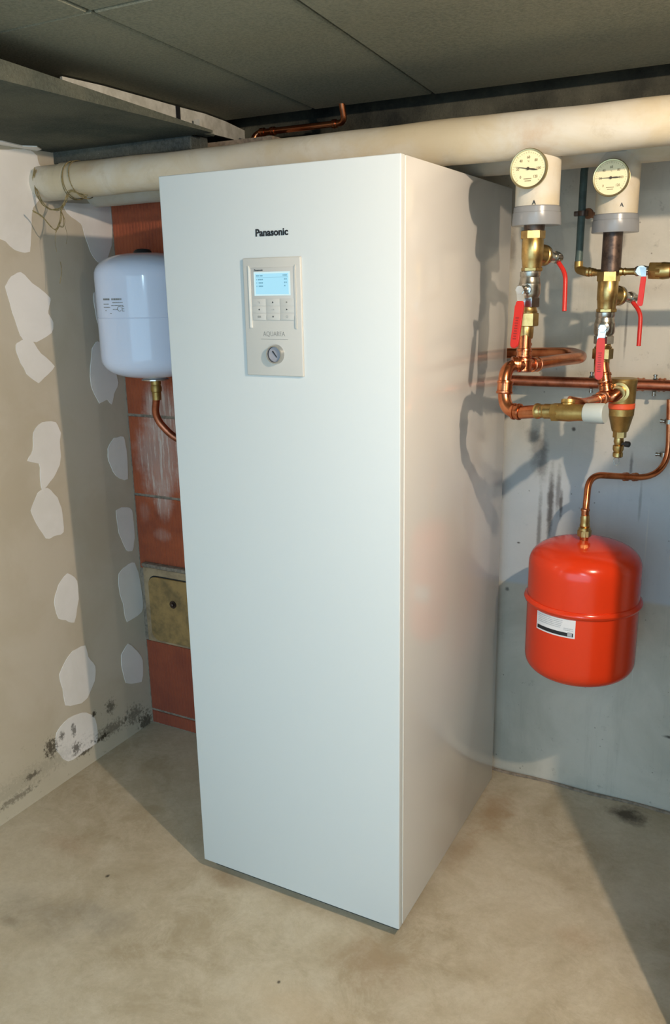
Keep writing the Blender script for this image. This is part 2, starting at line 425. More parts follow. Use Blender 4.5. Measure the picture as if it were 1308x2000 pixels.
def text(name, s, center, size, mat, parent, normal='-Y', width=None, bold=0.0, thick=0.0006, up=None, right=None, squeeze=1.0):
    """flat printed lettering centred at a point; right / up give its directions"""
    c = bpy.data.curves.new(name, 'FONT'); c.body = s; c.size = size; c.offset = bold; c.extrude = thick/2
    c.align_x = 'CENTER'; c.align_y = 'CENTER'; c.resolution_u = 3
    tmp = bpy.data.objects.new(name+'_t', c); COL.objects.link(tmp)
    me = bpy.data.meshes.new_from_object(tmp.evaluated_get(bpy.context.evaluated_depsgraph_get()))
    bpy.data.objects.remove(tmp)
    xs = [v.co.x for v in me.vertices]; wd = max(xs)-min(xs); cx = (max(xs)+min(xs))/2
    ys = [v.co.y for v in me.vertices]; cy = (max(ys)+min(ys))/2
    k = width/wd if width else squeeze
    R_ = Vector(right or (1, 0, 0)); U = Vector(up or (0, 0, 1)); W = R_.cross(U)
    org = ORG[parent] if parent is not None else Vector((0, 0, 0)); cc = Vector(center)-org
    for v in me.vertices:
        x, y, z = v.co; v.co = cc+R_*((x-cx)*k)+U*(y-cy)+W*z
    me.materials.append(M[mat]); o = bpy.data.objects.new(name, me); COL.objects.link(o)
    if parent is not None: o.parent = parent
    ORG[o] = org
    return o

# ---------------------------------------------------------------- setting
WL, WB, WF, WR = -0.68, 0.855, -3.4, 3.0      # wall planes: left X, back Y, front Y, right X
ZC = 2.07
fl = B().box((WL-0.1, WF-0.1, -0.1), (WR+0.1, WB+0.1, 0.0)).out('floor', 'floor', kind='structure')
# faint saw-cut joint between floor and wall filled with mortar
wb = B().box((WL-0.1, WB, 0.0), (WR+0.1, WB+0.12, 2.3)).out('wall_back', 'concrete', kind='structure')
wl = B().box((WL-0.1, WF, 0.0), (WL, WB, 2.3)).out('wall_left', 'plasterboard', kind='structure')
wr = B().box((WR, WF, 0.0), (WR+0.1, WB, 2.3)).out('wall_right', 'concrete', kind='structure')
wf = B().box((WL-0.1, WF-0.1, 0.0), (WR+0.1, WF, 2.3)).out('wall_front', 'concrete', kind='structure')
bd = B()
pts = [(x, WB-0.001-0.010*(0.6+0.4*math.sin(x*23)), 0.001) for x in [0.3+0.05*i for i in range(40)]]
bd.tube(pts, 0.006, 0.0, 8)
bd.out('trim_1', 'mortar', kind='structure')
# hard slab the panels are fixed to
ce = B().box((WL-0.1, WF-0.1, 2.14), (WR+0.1, WB+0.1, 2.3)).out('ceiling', 'foam_dark', kind='structure')
def panel(x0, x1, y0, y1, z, th=0.06, mat='foam', g=0.0035, skew=0.0, name='insulation_panel'):
    b = B(); n = 2
    b.prism([(x0+g+skew*y0, y0+g, z), (x1-g+skew*y0, y0+g, z), (x1-g+skew*y1, y1-g, z), (x0+g+skew*y1, y1-g, z)], (0, 0, th))
    bmesh.ops.bevel(b.bm, geom=[e for e in b.bm.edges], offset=0.003, segments=1, affect='EDGES')
    return b.out(name, mat, ce, smooth=False)
SK = -0.085
YE = (0.446, 0.671, 2.070)[1]
for (x0, x1) in ((-0.36, 0.092), (0.092, 0.455), (0.455, 1.65), (1.65, 2.6)):
    for (y0, y1) in ((-2.3, -1.3), (-1.3, -0.305), (-0.305, YE)):
        panel(x0, x1, y0, y1, ZC+random.uniform(-0.001, 0.002), skew=SK)
panel(-0.4, 1.7, YE+0.02, 0.812, 2.115, 0.03, 'foam_shade')  # recess panel, its shade painted in as near-black
# lower bay of thin, slightly sagging panels along the left wall
for (y0, y1) in ((-2.1, -1.2), (-1.2, -0.62), (-0.62, 0.36)):
    zt = [2.003-0.05*(y-0.0) for y in (y0, y1)]; zt = [min(2.03, z) for z in zt]
    b = B(); e = -0.098; c = [(WL, y0+.003), (e+.02*-y0*0, y0+.003), (e, y1-.003), (WL, y1-.003)]
    lo = [b.bm.verts.new((x, y, 1.979)) for x, y in c]; hi = [b.bm.verts.new((x, y, zt[0] if k < 2 else zt[1])) for k, (x, y) in enumerate(c)]
    b.bm.faces.new(lo); b.bm.faces.new(hi[::-1])
    for k in range(4): b.bm.faces.new((lo[(k+1) % 4], lo[k], hi[k], hi[(k+1) % 4]))
    b.out('insulation_panel', 'foam_dark', ce, smooth=False)
b = B().box((WL, 0.361, 1.946), (-0.174, 0.44, 1.983), 0.003, 1); b.out('insulation_and_shade_strip', 'foam_edge', ce, 'narrow speckled strip of insulation', smooth=False)
b = B().box((WL, 0.37, 1.983+0.003), (-0.15, 0.44, 1.992), 0.002, 1); b.out('insulation_and_shade_strip', 'foam_dark', ce, smooth=False)
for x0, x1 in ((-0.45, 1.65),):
    B().box((x0+.002, 0.815, 1.90), (x1-.002, WB, 2.112), 0.002, 1).out('insulation_and_shade_strip', 'foam_shade', ce, smooth=False)  # dark strip added over the wall top in place of recess shade

# filler patches on the plasterboard wall
PATCH = [
 [(-0.680, 0.030, 1.937), (-0.680, -0.005, 1.718), (-0.680, 0.132, 1.729), (-0.680, 0.178, 1.700), (-0.680, 0.233, 1.696), (-0.680, 0.250, 1.770), (-0.680, 0.263, 1.820), (-0.680, 0.321, 1.874), (-0.680, 0.328, 1.924), (-0.680, 0.303, 1.939), (-0.680, 0.299, 1.962), (-0.680, 0.277, 1.975), (-0.680, 0.240, 1.974), (-0.680, 0.170, 1.963)],
 [(-0.680, 0.130, 1.598), (-0.680, 0.156, 1.627), (-0.680, 0.191, 1.639), (-0.680, 0.229, 1.609), (-0.680, 0.294, 1.564), (-0.680, 0.287, 1.544), (-0.680, 0.280, 1.520), (-0.680, 0.296, 1.492), (-0.680, 0.284, 1.462), (-0.680, 0.220, 1.439), (-0.680, 0.175, 1.447), (-0.680, 0.165, 1.461), (-0.680, 0.145, 1.527)],
 [(-0.680, 0.143, 1.435), (-0.680, 0.167, 1.448), (-0.680, 0.201, 1.446), (-0.680, 0.235, 1.405), (-0.680, 0.282, 1.361), (-0.680, 0.250, 1.339), (-0.680, 0.211, 1.318), (-0.680, 0.172, 1.350), (-0.680, 0.148, 1.396)],
 [(-0.680, 0.170, 1.173), (-0.680, 0.210, 1.201), (-0.680, 0.263, 1.193), (-0.680, 0.279, 1.155), (-0.680, 0.271, 1.131), (-0.680, 0.271, 1.095), (-0.680, 0.261, 1.057), (-0.680, 0.231, 1.024), (-0.680, 0.181, 0.993), (-0.680, 0.179, 1.038), (-0.680, 0.180, 1.076), (-0.680, 0.139, 1.094), (-0.680, 0.163, 1.121)],
 [(-0.680, 0.129, 0.940), (-0.680, 0.164, 0.990), (-0.680, 0.202, 0.998), (-0.680, 0.239, 0.957), (-0.680, 0.253, 0.900), (-0.680, 0.249, 0.840), (-0.680, 0.205, 0.838), (-0.680, 0.176, 0.839), (-0.680, 0.146, 0.894)],
 [(-0.680, 0.205, 0.678), (-0.680, 0.248, 0.704), (-0.680, 0.284, 0.666), (-0.680, 0.282, 0.602), (-0.680, 0.252, 0.530), (-0.680, 0.218, 0.550), (-0.680, 0.190, 0.567), (-0.680, 0.180, 0.627)],
 [(-0.680, 0.200, 0.416), (-0.680, 0.234, 0.435), (-0.680, 0.291, 0.434), (-0.680, 0.299, 0.389), (-0.680, 0.327, 0.343), (-0.680, 0.316, 0.291), (-0.680, 0.276, 0.248), (-0.680, 0.246, 0.239), (-0.680, 0.179, 0.263), (-0.680, 0.174, 0.325), (-0.680, 0.168, 0.379)],
 [(-0.680, 0.129, 0.191), (-0.680, 0.186, 0.215), (-0.680, 0.246, 0.206), (-0.680, 0.295, 0.169), (-0.680, 0.307, 0.110), (-0.680, 0.296, 0.065), (-0.680, 0.227, 0.063), (-0.680, 0.161, 0.064), (-0.680, 0.120, 0.130)],
 [(-0.680, 0.386, 1.842), (-0.680, 0.458, 1.844), (-0.680, 0.590, 1.844), (-0.680, 0.580, 1.724), (-0.680, 0.543, 1.675), (-0.680, 0.508, 1.671), (-0.680, 0.480, 1.705), (-0.680, 0.460, 1.758), (-0.680, 0.450, 1.783), (-0.680, 0.394, 1.814)],
 [(-0.680, 0.477, 1.577), (-0.680, 0.510, 1.583), (-0.680, 0.527, 1.531), (-0.680, 0.519, 1.466), (-0.680, 0.487, 1.477), (-0.680, 0.476, 1.532)],
 [(-0.680, 0.450, 1.405), (-0.680, 0.476, 1.426), (-0.680, 0.502, 1.405), (-0.680, 0.542, 1.338), (-0.680, 0.555, 1.282), (-0.680, 0.530, 1.247), (-0.680, 0.516, 1.215), (-0.680, 0.495, 1.234), (-0.680, 0.460, 1.227), (-0.680, 0.433, 1.275), (-0.680, 0.427, 1.317)],
 [(-0.680, 0.479, 1.072), (-0.680, 0.512, 1.101), (-0.680, 0.558, 1.100), (-0.680, 0.567, 1.049), (-0.680, 0.563, 0.948), (-0.680, 0.506, 0.971), (-0.680, 0.479, 1.030)],
 [(-0.680, 0.491, 0.852), (-0.680, 0.538, 0.855), (-0.680, 0.573, 0.835), (-0.680, 0.572, 0.734), (-0.680, 0.556, 0.689), (-0.680, 0.525, 0.702), (-0.680, 0.497, 0.773)],
 [(-0.680, 0.479, 0.629), (-0.680, 0.518, 0.645), (-0.680, 0.561, 0.645), (-0.680, 0.581, 0.577), (-0.680, 0.587, 0.486), (-0.680, 0.577, 0.450), (-0.680, 0.499, 0.441), (-0.680, 0.486, 0.512), (-0.680, 0.473, 0.574)],
 [(-0.680, 0.453, 0.329), (-0.680, 0.494, 0.358), (-0.680, 0.538, 0.310), (-0.680, 0.561, 0.264), (-0.680, 0.546, 0.184), (-0.680, 0.466, 0.217), (-0.680, 0.452, 0.274)],
]
def smooth_poly(p, n=3):
    p = [Vector(q) for q in p]; r = []
    for i in range(len(p)):
        p0, p1, p2, p3 = p[i-1], p[i], p[(i+1) % len(p)], p[(i+2) % len(p)]
        for k in range(n):
            t = k/n
            cr = 0.5*((2*p1)+(-p0+p2)*t+(2*p0-5*p1+4*p2-p3)*t*t+(-p0+3*p1-3*p2+p3)*t**3); r.append(cr*0.55+(p1*(1-t)+p2*t)*0.45)
    return r
for ip_, pt in enumerate(PATCH):
    pl = [Vector((WL-0.002, q.y+random.uniform(-.0015, .0015), q.z+random.uniform(-.0015, .0015))) for q in smooth_poly(pt)]
    b = B(); b.prism(pl, (0.0032+0.0003*(ip_ % 4), 0, 0)); b.out('filler_patch', 'filler', wl, smooth=False)
# the topmost filler patch runs over the edge of the insulation
b = B(); b.prism([(WL, 0.03, 1.979), (WL, 0.30, 1.979), (WL+0.03, 0.29, 1.979), (WL+0.055, 0.25, 1.979), (WL+0.03, 0.22, 1.979), (WL+0.045, 0.14, 1.979), (WL+0.02, 0.06, 1.979)], (0, 0, -0.003)); b.out('filler_patch', 'filler', wl, smooth=False)

# chimney of hollow clay blocks
CY = 0.585
ch = B().box((WL, CY+0.004, 0), (-0.06, WB, 2.0)).out('wall_chimney', 'mortar', kind='structure')
zj = [0.0, 0.057, 0.343, 0.615, 0.891, 1.171, 1.40, 1.99]
def brick(x0, x1, z0, z1):
    b = B(); g = 0.005; n = max(4, int((x1-x0)/0.0135)); prof = []
    for i in range(n):
        a = x0+g+(x1-x0-2*g)*i/n; c = x0+g+(x1-x0-2*g)*(i+1)/n; w_ = c-a
        prof += [(a, CY+0.0025), (a+w_*0.2, CY), (a+w_*0.75, CY), (c-w_*0.02, CY+0.0025)]
    prof += [(x1-g, CY+0.03), (x0+g, CY+0.03)]
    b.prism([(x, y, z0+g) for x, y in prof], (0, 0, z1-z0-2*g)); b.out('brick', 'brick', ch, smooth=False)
for i in range(len(zj)-1):
    z0, z1 = zj[i], zj[i+1]
    xs = [WL, -0.33, -0.06] if i % 2 == 0 else [WL, -0.06]
    if i == 2: xs = [WL, -0.655], [-0.352, -0.06]
    if i in (1, 2):
        pass
    if i == 2:
        for a, c in xs: 
            if c-a > 0.03: brick(a, c, z0, z1)
    else:
        for a, c in zip(xs, xs[1:]): brick(a, c, z0, z1)

# soot door in the chimney
zd0, zd1 = 0.348, 0.632; xd0, xd1 = -0.649, -0.384
dr = thing('chimney_soot_door', ((xd0+xd1)/2, CY, zd0), 'yellowish stained soot door with rounded lid in the brick chimney', 'hatch')
b = B().box((xd0, 0.566, zd0), (xd1, CY+0.02, zd1), 0.006); b.out('frame', 'soot_frame', dr)
def rrect(cx, cz, hw, hh, r, n=6):
    p = []
    for sx, sz, a0 in ((1, 1, 0), (-1, 1, 90), (-1, -1, 180), (1, -1, 270)):
        for k in range(n+1):
            a = math.radians(a0+90*k/n); p.append((cx+sx*(hw-r)+r*math.cos(a), cz+sz*(hh-r)+r*math.sin(a)))
    return p
cx, cz = (xd0+xd1)/2+0.004, (zd0+zd1)/2-0.008; hw, hh = (xd1-xd0)/2-0.024, (zd1-zd0)/2-0.022
b = B(); b.prism([(x, 0.5655, z) for x, z in rrect(cx, cz, hw+0.004, hh+0.004, 0.034)], (0, 0.002, 0)); b.out('rebate', 'black_rubber', dr)
b = B(); b.prism([(x, 0.559, z) for x, z in rrect(cx, cz, hw, hh, 0.031)], (0, 0.007, 0)); b.out('lid', 'soot_lid', dr)
b = B().lathe((cx-0.002, 0.559, cz+0.030), (0, -1, 0), [(0, 0.014), (0.003, 0.014), (0.003, 0.008), (0.010, 0.007), (0.012, 0.004), (0.012, 0)], 20); b.out('knob', 'iron', dr)
b = B().box((xd0-0.002, 0.563, zd1), (xd1, CY+0.01, zd1+0.014), 0.004); b.out('lintel', 'mortar', dr)

# ---------------------------------------------------------------- heat pump cabinet
W_, D_, H0, H1 = 0.598, 0.750, 0.030, 1.830
hp = thing('heat_pump_cabinet', (W_/2, D_/2, 0), 'tall glossy white heat pump cabinet with control panel standing on the cellar floor', 'heat pump')
B().box((0.004, 0.024, H0), (W_, D_, H1), 0.003).out('body', 'cabinet', hp)
B().box((0.0, 0.0, H0), (W_-0.0005, 0.021, H1), 0.0025, 3).out('front_panel', 'front', hp)
B().box((W_-0.0012, 0.0195, H0+0.004), (W_+0.0014, 0.0232, H1-0.002), 0.0008).out('edge_strip', 'edge', hp)
B().box((0.018, 0.030, 0.0), (W_-0.015, D_-0.02, H0+0.002)).out('plinth', 'plinth', hp)
text('lettering', 'Panasonic', (0.297, -0.0006, 1.697), 0.0205, 'ink', hp, width=0.082, bold=0.0007)
# control panel
px0, px1, pz0, pz1 = 0.222, 0.369, 1.392, 1.645
cp = B().box((px0, -0.006, pz0), (px1, 0.003, pz1), 0.0022, 3).out('control_panel', 'panel', hp)
ins = B().box((0.2425, -0.0072, 1.522), (0.3535, -0.004, 1.6245), 0.0008).out('display_insert', 'panel_lo', cp)
b = B().prism([(0.2375, -0.0058, 1.497), (0.2425, -0.0058, 1.497), (0.2425, -0.0058, 1.622), (0.2375, -0.0058, 1.629)], (0, -0.0026, 0)); b.out('grip_ridge', 'edge', cp)
b = B().prism([(0.3535, -0.0058, 1.497), (0.3575, -0.0058, 1.495), (0.3575, -0.0058, 1.629), (0.3535, -0.0058, 1.622)], (0, -0.0026, 0)); b.out('grip_ridge', 'panel', cp)
B().box((0.2515, -0.0078, 1.5655), (0.3435, -0.0070, 1.6155)).out('screen_rim', 'lcd_rim', cp, 'pale glowing border of the display')
B().box((0.2555, -0.0082, 1.5685), (0.3395, -0.0076, 1.6120)).out('screen', 'lcd', cp, 'backlit light blue display')
text('lettering', 'Panasonic', (0.2640, -0.0074, 1.6195), 0.0052, 'ink', cp, width=0.022, bold=0.0001, thick=0.0004)
# rows on the display
b = B()
for i, (z, x0, x1) in enumerate(((1.6075, 0.258, 0.265), (1.6075, 0.2675, 0.2755), (1.5995, 0.2625, 0.2755), (1.5925, 0.2640, 0.2755), (1.5855, 0.2640, 0.2755), (1.6078, 0.3260, 0.3285), (1.6078, 0.3300, 0.3365), (1.5998, 0.3290, 0.3325), (1.5998, 0.3335, 0.3360), (1.5928, 0.3290, 0.3320), (1.5928, 0.3335, 0.3360), (1.5860, 0.3290, 0.3320), (1.5995, 0.2585, 0.2595), (1.5925, 0.2585, 0.2595), (1.5855, 0.2585, 0.2605))):
    x = x0
    while x < x1-0.0004:
        w1 = min(0.0013, x1-x); b.box((x, -0.0084, z-0.0014), (x+w1, -0.0081, z+0.0014)); x += 0.0019
b.box((0.2575, -0.0084, 1.6038), (0.3380, -0.0081, 1.6042))
b.out('display_rows', 'inkblue', cp, kind='stuff', smooth=False)
# keypad, three by three
kx = [0.2445, 0.2800, 0.3155, 0.3510]; kz = [1.5590, 1.5435, 1.5285, 1.5130]
for r in range(3):
    for c in range(3):
        B().box((kx[c]+0.0004, -0.0077, kz[r+1]+0.0003), (kx[c+1]-0.0003, -0.0055, kz[r]-0.0003), 0.0003).out('button', 'key', cp)
b = B()
def tri(cx, cz, ang, s=0.0024):
    pp = [(cx+s*math.cos(math.radians(ang+a)), -0.0076, cz+s*math.sin(math.radians(ang+a))) for a in (0, 130, 230)]
    b.prism(pp, (0, -0.0006, 0))
cxs = [(kx[i]+kx[i+1])/2 for i in range(3)]; czs = [(kz[i]+kz[i+1])/2 for i in range(3)]
tri(cxs[1], czs[0], 90); tri(cxs[0], czs[1], 180); tri(cxs[2], czs[1], 0); tri(cxs[1], czs[2], 270)
b.split('arrow_mark', 'ink', cp, smooth=False)
b = B()
b.box((cxs[1]-0.003, -0.0083, czs[1]-0.0008), (cxs[1]+0.003, -0.0079, czs[1]-0.0004)).box((cxs[1]+0.0026, -0.0083, czs[1]-0.0008), (cxs[1]+0.003, -0.0079, czs[1]+0.0012))
b.box((cxs[0]-0.003, -0.0083, czs[0]+0.001), (cxs[0]+0.0015, -0.0079, czs[0]+0.0014)).box((cxs[0]+0.0015, -0.0083, czs[0]-0.002), (cxs[0]+0.002, -0.0079, czs[0]+0.0014))
b.lathe((cxs[2], -0.0079, czs[0]), (0, -1, 0), [(0, 0.0019), (0.0004, 0.0019)], 14)
for dz in (-0.0014, 0.0010): b.box((cxs[0]-0.0042, -0.0083, czs[2]+dz-0.0007), (cxs[0]+0.0042, -0.0079, czs[2]+dz+0.0007))
b.tube([(cxs[2]+0.0024*math.cos(a*0.6), -0.0081, czs[2]+0.0024*math.sin(a*0.6)) for a in range(11)], 0.0002, 0, 6)
b.out('key_marks', 'inkgrey', cp, kind='stuff', smooth=False)
text('lettering', 'AQUAREA', (0.2975, -0.0063, 1.4830), 0.0150, 'inkgrey', cp, width=0.056, bold=-0.0002, thick=0.0004)
B().box((0.263, -0.0066, 1.4722), (0.333, -0.0060, 1.4727)).out('underline', 'inkgrey', cp)
gc = (0.3005, -0.006, 1.4395)
B().lathe(gc, (0, -1, 0), [(0, 0.0215), (0.005, 0.0205), (0.010, 0.0195), (0.010, 0.0172), (0.004, 0.0168)], 48).out('gauge_ring', 'chrome', cp)
B().lathe((gc[0], -0.0072, gc[2]), (0, -1, 0), [(0, 0.0168), (0.003, 0.0168)], 40).out('gauge_dial', plain('gauge_grey', (150, 150, 158), 0.35), cp)
B().lathe((gc[0], -0.0065, gc[2]), (0, -1, 0), [(0, 0.0185), (0.0062, 0.0178), (0.0062, 0.0166), (0.001, 0.0166)], 40).out('gauge_shadow_ring', 'black_rubber', cp)
nb = B(); d_ = Vector((0.62, 0, -0.78)); n_ = Vector((0.78, 0, 0.62))
P0 = Vector((gc[0], -0.0106, gc[2])); nb.prism([P0-d_*0.0095+n_*0.0014, P0-d_*0.0095-n_*0.0014, P0+d_*0.008-n_*0.0008, P0+d_*0.008+n_*0.0008], (0, -0.0008, 0)); nb.out('gauge_needle', 'ink', cp)

# ---------------------------------------------------------------- insulated pipes
PY, PZ, PR = 0.315, 1.888, 0.0475
PX_R = 2.995
ip = thing('insulated_pipe', (0.8, PY, PZ), 'thick cream plastered pipe running over the cabinet, nearer of the two under the ceiling', 'pipe')
def rough_tube(pts, r, amp, seg=36, step=0.03, sd=1):
    rnd = random.Random(sd); b = B(); P0, P1 = Vector(pts[0]), Vector(pts[1]); L = (P1-P0).length; n = int(L/step); d = (P1-P0)/n
    ax = (P1-P0).normalized(); u = Vector((0, 0, 1)) if abs(ax.z) < 0.9 else Vector((1, 0, 0)); v = ax.cross(u)
    ph = [rnd.uniform(0, 6.28) for _ in range(6)]; prev = None
    for i in range(n+1):
        ring = []
        for k in range(seg):
            a = 2*math.pi*k/seg; s_ = i*step
            rr = r+amp*(0.5*math.sin(5*s_+ph[0]+2*a)+0.3*math.sin(13*s_+ph[1]-a)+0.25*math.sin(29*s_+ph[2]+3*a))
            ring.append(b.bm.verts.new(P0+d*i+(u*math.cos(a)+v*math.sin(a))*rr))
        if prev:
            for k in range(seg): b.bm.faces.new((prev[k], prev[(k+1) % seg], ring[(k+1) % seg], ring[k]))
        else: b.bm.faces.new(ring[::-1])
        prev = ring
    b.bm.faces.new(prev); return b
rough_tube([(WL-0.03, PY-0.01, PZ), (PX_R, PY, PZ+0.002)], PR, 0.0022, sd=3).out('pipe_jacket', 'jacket', ip)
xr1, yr1 = 0.779, 0.33
def riser(parent, x, y, ztop, zband, zend, sd):
    b = B(); b.lathe((x, y, zband), (0, 0, 1), [(0, 0.0475), (ztop-zband, 0.0478)], 40); b.out('riser_jacket', 'jacket', parent)
    b = B(); h = zband-zend
    b.lathe((x, y, zend), (0, 0, 1), [(0, 0.030), (0, 0.0525), (0.002, 0.0535), (h*0.66, 0.0520), (h*0.68, 0.0508), (h-0.002, 0.0502), (h, 0.0478)], 44); b.out('end_collar', 'sleeve', parent, 'grey end collar')
riser(ip, xr1, yr1, PZ-0.025, 1.744, 1.704, 1)
# a joint in the plaster at the left end, bound with wire
B().lathe((-0.588, PY-0.006, PZ), (1, 0, 0), [(0, PR-0.002), (0.002, PR+0.0035), (0.012, PR+0.003), (0.030, PR+0.0035), (0.036, PR-0.002)], 40).out('joint_band', 'jacket', ip)
text('lettering', 'A', (xr1+0.006, yr1-0.0485, 1.749), 0.013, 'ink', ip, thick=0.001)
RY = 0.525
rp = thing('insulated_pipe', (0.9, RY, PZ), 'cream plastered pipe behind the nearer one, with the right-hand dial on its riser', 'pipe')
rough_tube([(WL-0.03, RY, PZ-0.002), (PX_R, RY, PZ)], PR, 0.0022, sd=8).out('pipe_jacket', 'jacket', rp)
xr2, yr2 = 0.913, RY
riser(rp, xr2, yr2, PZ-0.025, 1.733, 1.692, 2)
text('lettering', 'A', (xr2+0.019, yr2-0.0445, 1.750), 0.013, 'ink', rp, thick=0.001)

# ---------------------------------------------------------------- dial thermometers
def dial(c, ystem, ang, label, tilt=0):
    c = Vector(c); r = 0.0395
    t = thing('dial_thermometer', c, label, 'thermometer', 'dial thermometers on the pipe risers')
    B().cyl(c+Vector((0.004, 0.012, 0)), (c.x+0.012, ystem, c.z), 0.009, 20).out('stem', 'brass', t)
    B().lathe(c, (0, 1, 0), [(0.0005, r-0.004), (-0.0015, r-0.0035), (-0.002, r-0.001), (0, r+0.0005), (0.006, r), (0.0065, r-0.002), (0.010, r-0.002), (0.0105, r), (0.014, r-0.001), (0.016, r-0.008), (0.016, 0)], 64).out('case', 'dial_ring', t)
    B().lathe((c.x, c.y+0.0012, c.z), (0, -1, 0), [(0, r-0.003), (0.001, r-0.003), (0.001, 0)], 56).out('dial_face', 'dial', t)
    y = c.y-0.0003
    for i, s_ in enumerate(('0', '20', '40', '60', '80', '100', '120')):
        a = math.radians(225-45*i); rr = 0.0225
        text('numeral', s_, (c.x+rr*math.cos(a), y, c.z+rr*math.sin(a)), 0.0078, 'dialink', t, thick=0.0004, squeeze=0.85)
    text('numeral', '°C', (c.x, y, c.z+0.0145), 0.004, 'dialink', t, thick=0.0004)
    b = B()
    for i in range(31):
        a = math.radians(225-9*i); l = 0.004 if i % 5 == 0 else 0.002
        p = Vector((c.x+0.0305*math.cos(a), y, c.z+0.0305*math.sin(a))); d = Vector((math.cos(a), 0, math.sin(a))); n = Vector((-d.z, 0, d.x))*0.00025
        b.prism([p-n, p+n, p+d*l+n, p+d*l-n], (0, -0.0003, 0))
    for j, wd in enumerate((0.018, 0.013)):
        x = -wd/2
        while x < wd/2-0.001: b.box((c.x+x, y-0.0003, c.z-0.0205-j*0.0042), (c.x+x+0.0011, y, c.z-0.0190-j*0.0042)); x += 0.0017
    b.out('scale_marks', 'dialink', t, kind='stuff', smooth=False)
    d = Vector((math.cos(ang), 0, math.sin(ang))); n = Vector((-d.z, 0, d.x)); q = Vector((c.x, y-0.0012, c.z))
    b = B(); b.prism([q+d*0.030, q+d*0.004-n*0.0009, q-d*0.012-n*0.0017, q-d*0.022, q-d*0.012+n*0.0017, q+d*0.004+n*0.0009], (0, -0.0008, 0))
    b.lathe(q, (0, -1, 0), [(0, 0.003), (0.0016, 0.003), (0.0016, 0)], 16); b.out('needle', 'needle', t)
    return t
dial((0.780, 0.245, 1.813), 0.30, math.radians(170), 'round cream dial thermometer with a slightly sloping needle on the left pipe riser')
dial((0.913, 0.435, 1.804), 0.49, math.radians(180), 'round cream dial thermometer with a level needle on the right pipe riser')

# ---------------------------------------------------------------- left riser armatures
x1_, y1_ = 0.773, 0.33
zl = lambda v: v
B1 = dict(coll=1.710, nut0=1.695, nut1=1.676, ste=1.603, val0=1.595, valh=1.548, val1=1.529, un0=1.520, un1=1.487, f1=1.465, tee=1.400)
def strainer(x, y, zt, z0, z1, z2, bend, hs, label, tee=False):
    """brass Y strainer: hexagon collar at the top, body, slanting branch with a drain valve"""
    t = thing('brass_strainer', (x, y, z2), label, 'valve', 'brass strainers on the pipe risers')
    b = B(); b.hexa((x, y, z0), (x, y, z1), 0.0265); b.hexa((x, y, z2+0.004), (x, y, z2+0.013), 0.0235, 0.1); b.split('hex_collar', 'brass', t)
    L = z1-z2-0.012
    b = B(); b.lathe((x, y, z2+0.010), (0, 0, 1), [(0, 0.0205), (L*0.06, 0.0215), (L*0.25, 0.0230), (L*0.27, 0.0240), (L*0.75, 0.0240), (L*0.77, 0.0230), (L, 0.0225)], 32); b.out('body', 'brass', t)
    zc = (z1+z2)/2-0.004; bend = Vector(bend); a = Vector((x, y, zc)); d = (bend-a).normalized(); Lb = (bend-a).length
    b = B(); b.lathe(a+d*0.010, d, [(0, 0.017), (Lb*0.24, 0.0215), (Lb*0.26, 0.0235), (Lb*0.32, 0.0235), (Lb*0.33, 0.022)], 28); b.out('branch', 'brass', t)
    b = B(); b.lathe(a+d*(0.010+Lb*0.33), d, [(0, 0.0235), (0.004, 0.0235), (0.006, 0.018), (Lb*0.22, 0.012), (Lb*0.36, 0.010)], 28); b.out('cap', 'chrome_rough', t, 'nickel plated cap on the branch')
    b = B(); b.lathe(a+d*(Lb*0.70), d, [(0, 0.009), (Lb*0.13, 0.009), (Lb*0.14, 0.013), (Lb*0.28, 0.013), (Lb*0.30, 0.010), (Lb*0.38, 0.010)], 24); b.hexa(a+d*(Lb*0.88), a+d*(Lb*0.98), 0.014); b.out('drain_valve', 'chrome_rough', t)
    b = B(); b.ribbon(hs[:2]+[hs[1]], (0.006, 0, 0), 0.002) if False else None
    b = B(); b.tube(hs, 0.0052, 0.018, 14); b.out('lever', 'red_plastic', t, 'red coated lever')
    return t
V = Vector
strainer(x1_, y1_, 0, B1['nut1'], B1['nut0'], B1['ste'], (0.805, 0.432, 1.638), [V((0.807, 0.430, 1.628)), V((0.829, 0.415, 1.602)), V((0.834, 0.400, 1.518))], 'brass strainer with a dangling red lever, directly under the left dial')
b = B(); b.lathe((x1_+0.002, y1_, B1['nut0']-0.002), (0, 0, 1), [(0, 0.022), (0.01, 0.023), (B1['coll']-B1['nut0']+0.01, 0.025)], 26)
single(b, 'pipe_nipple', 'iron', (x1_, y1_, B1['nut0']), 'short rusty iron pipe end coming out of the left grey collar', 'pipe')
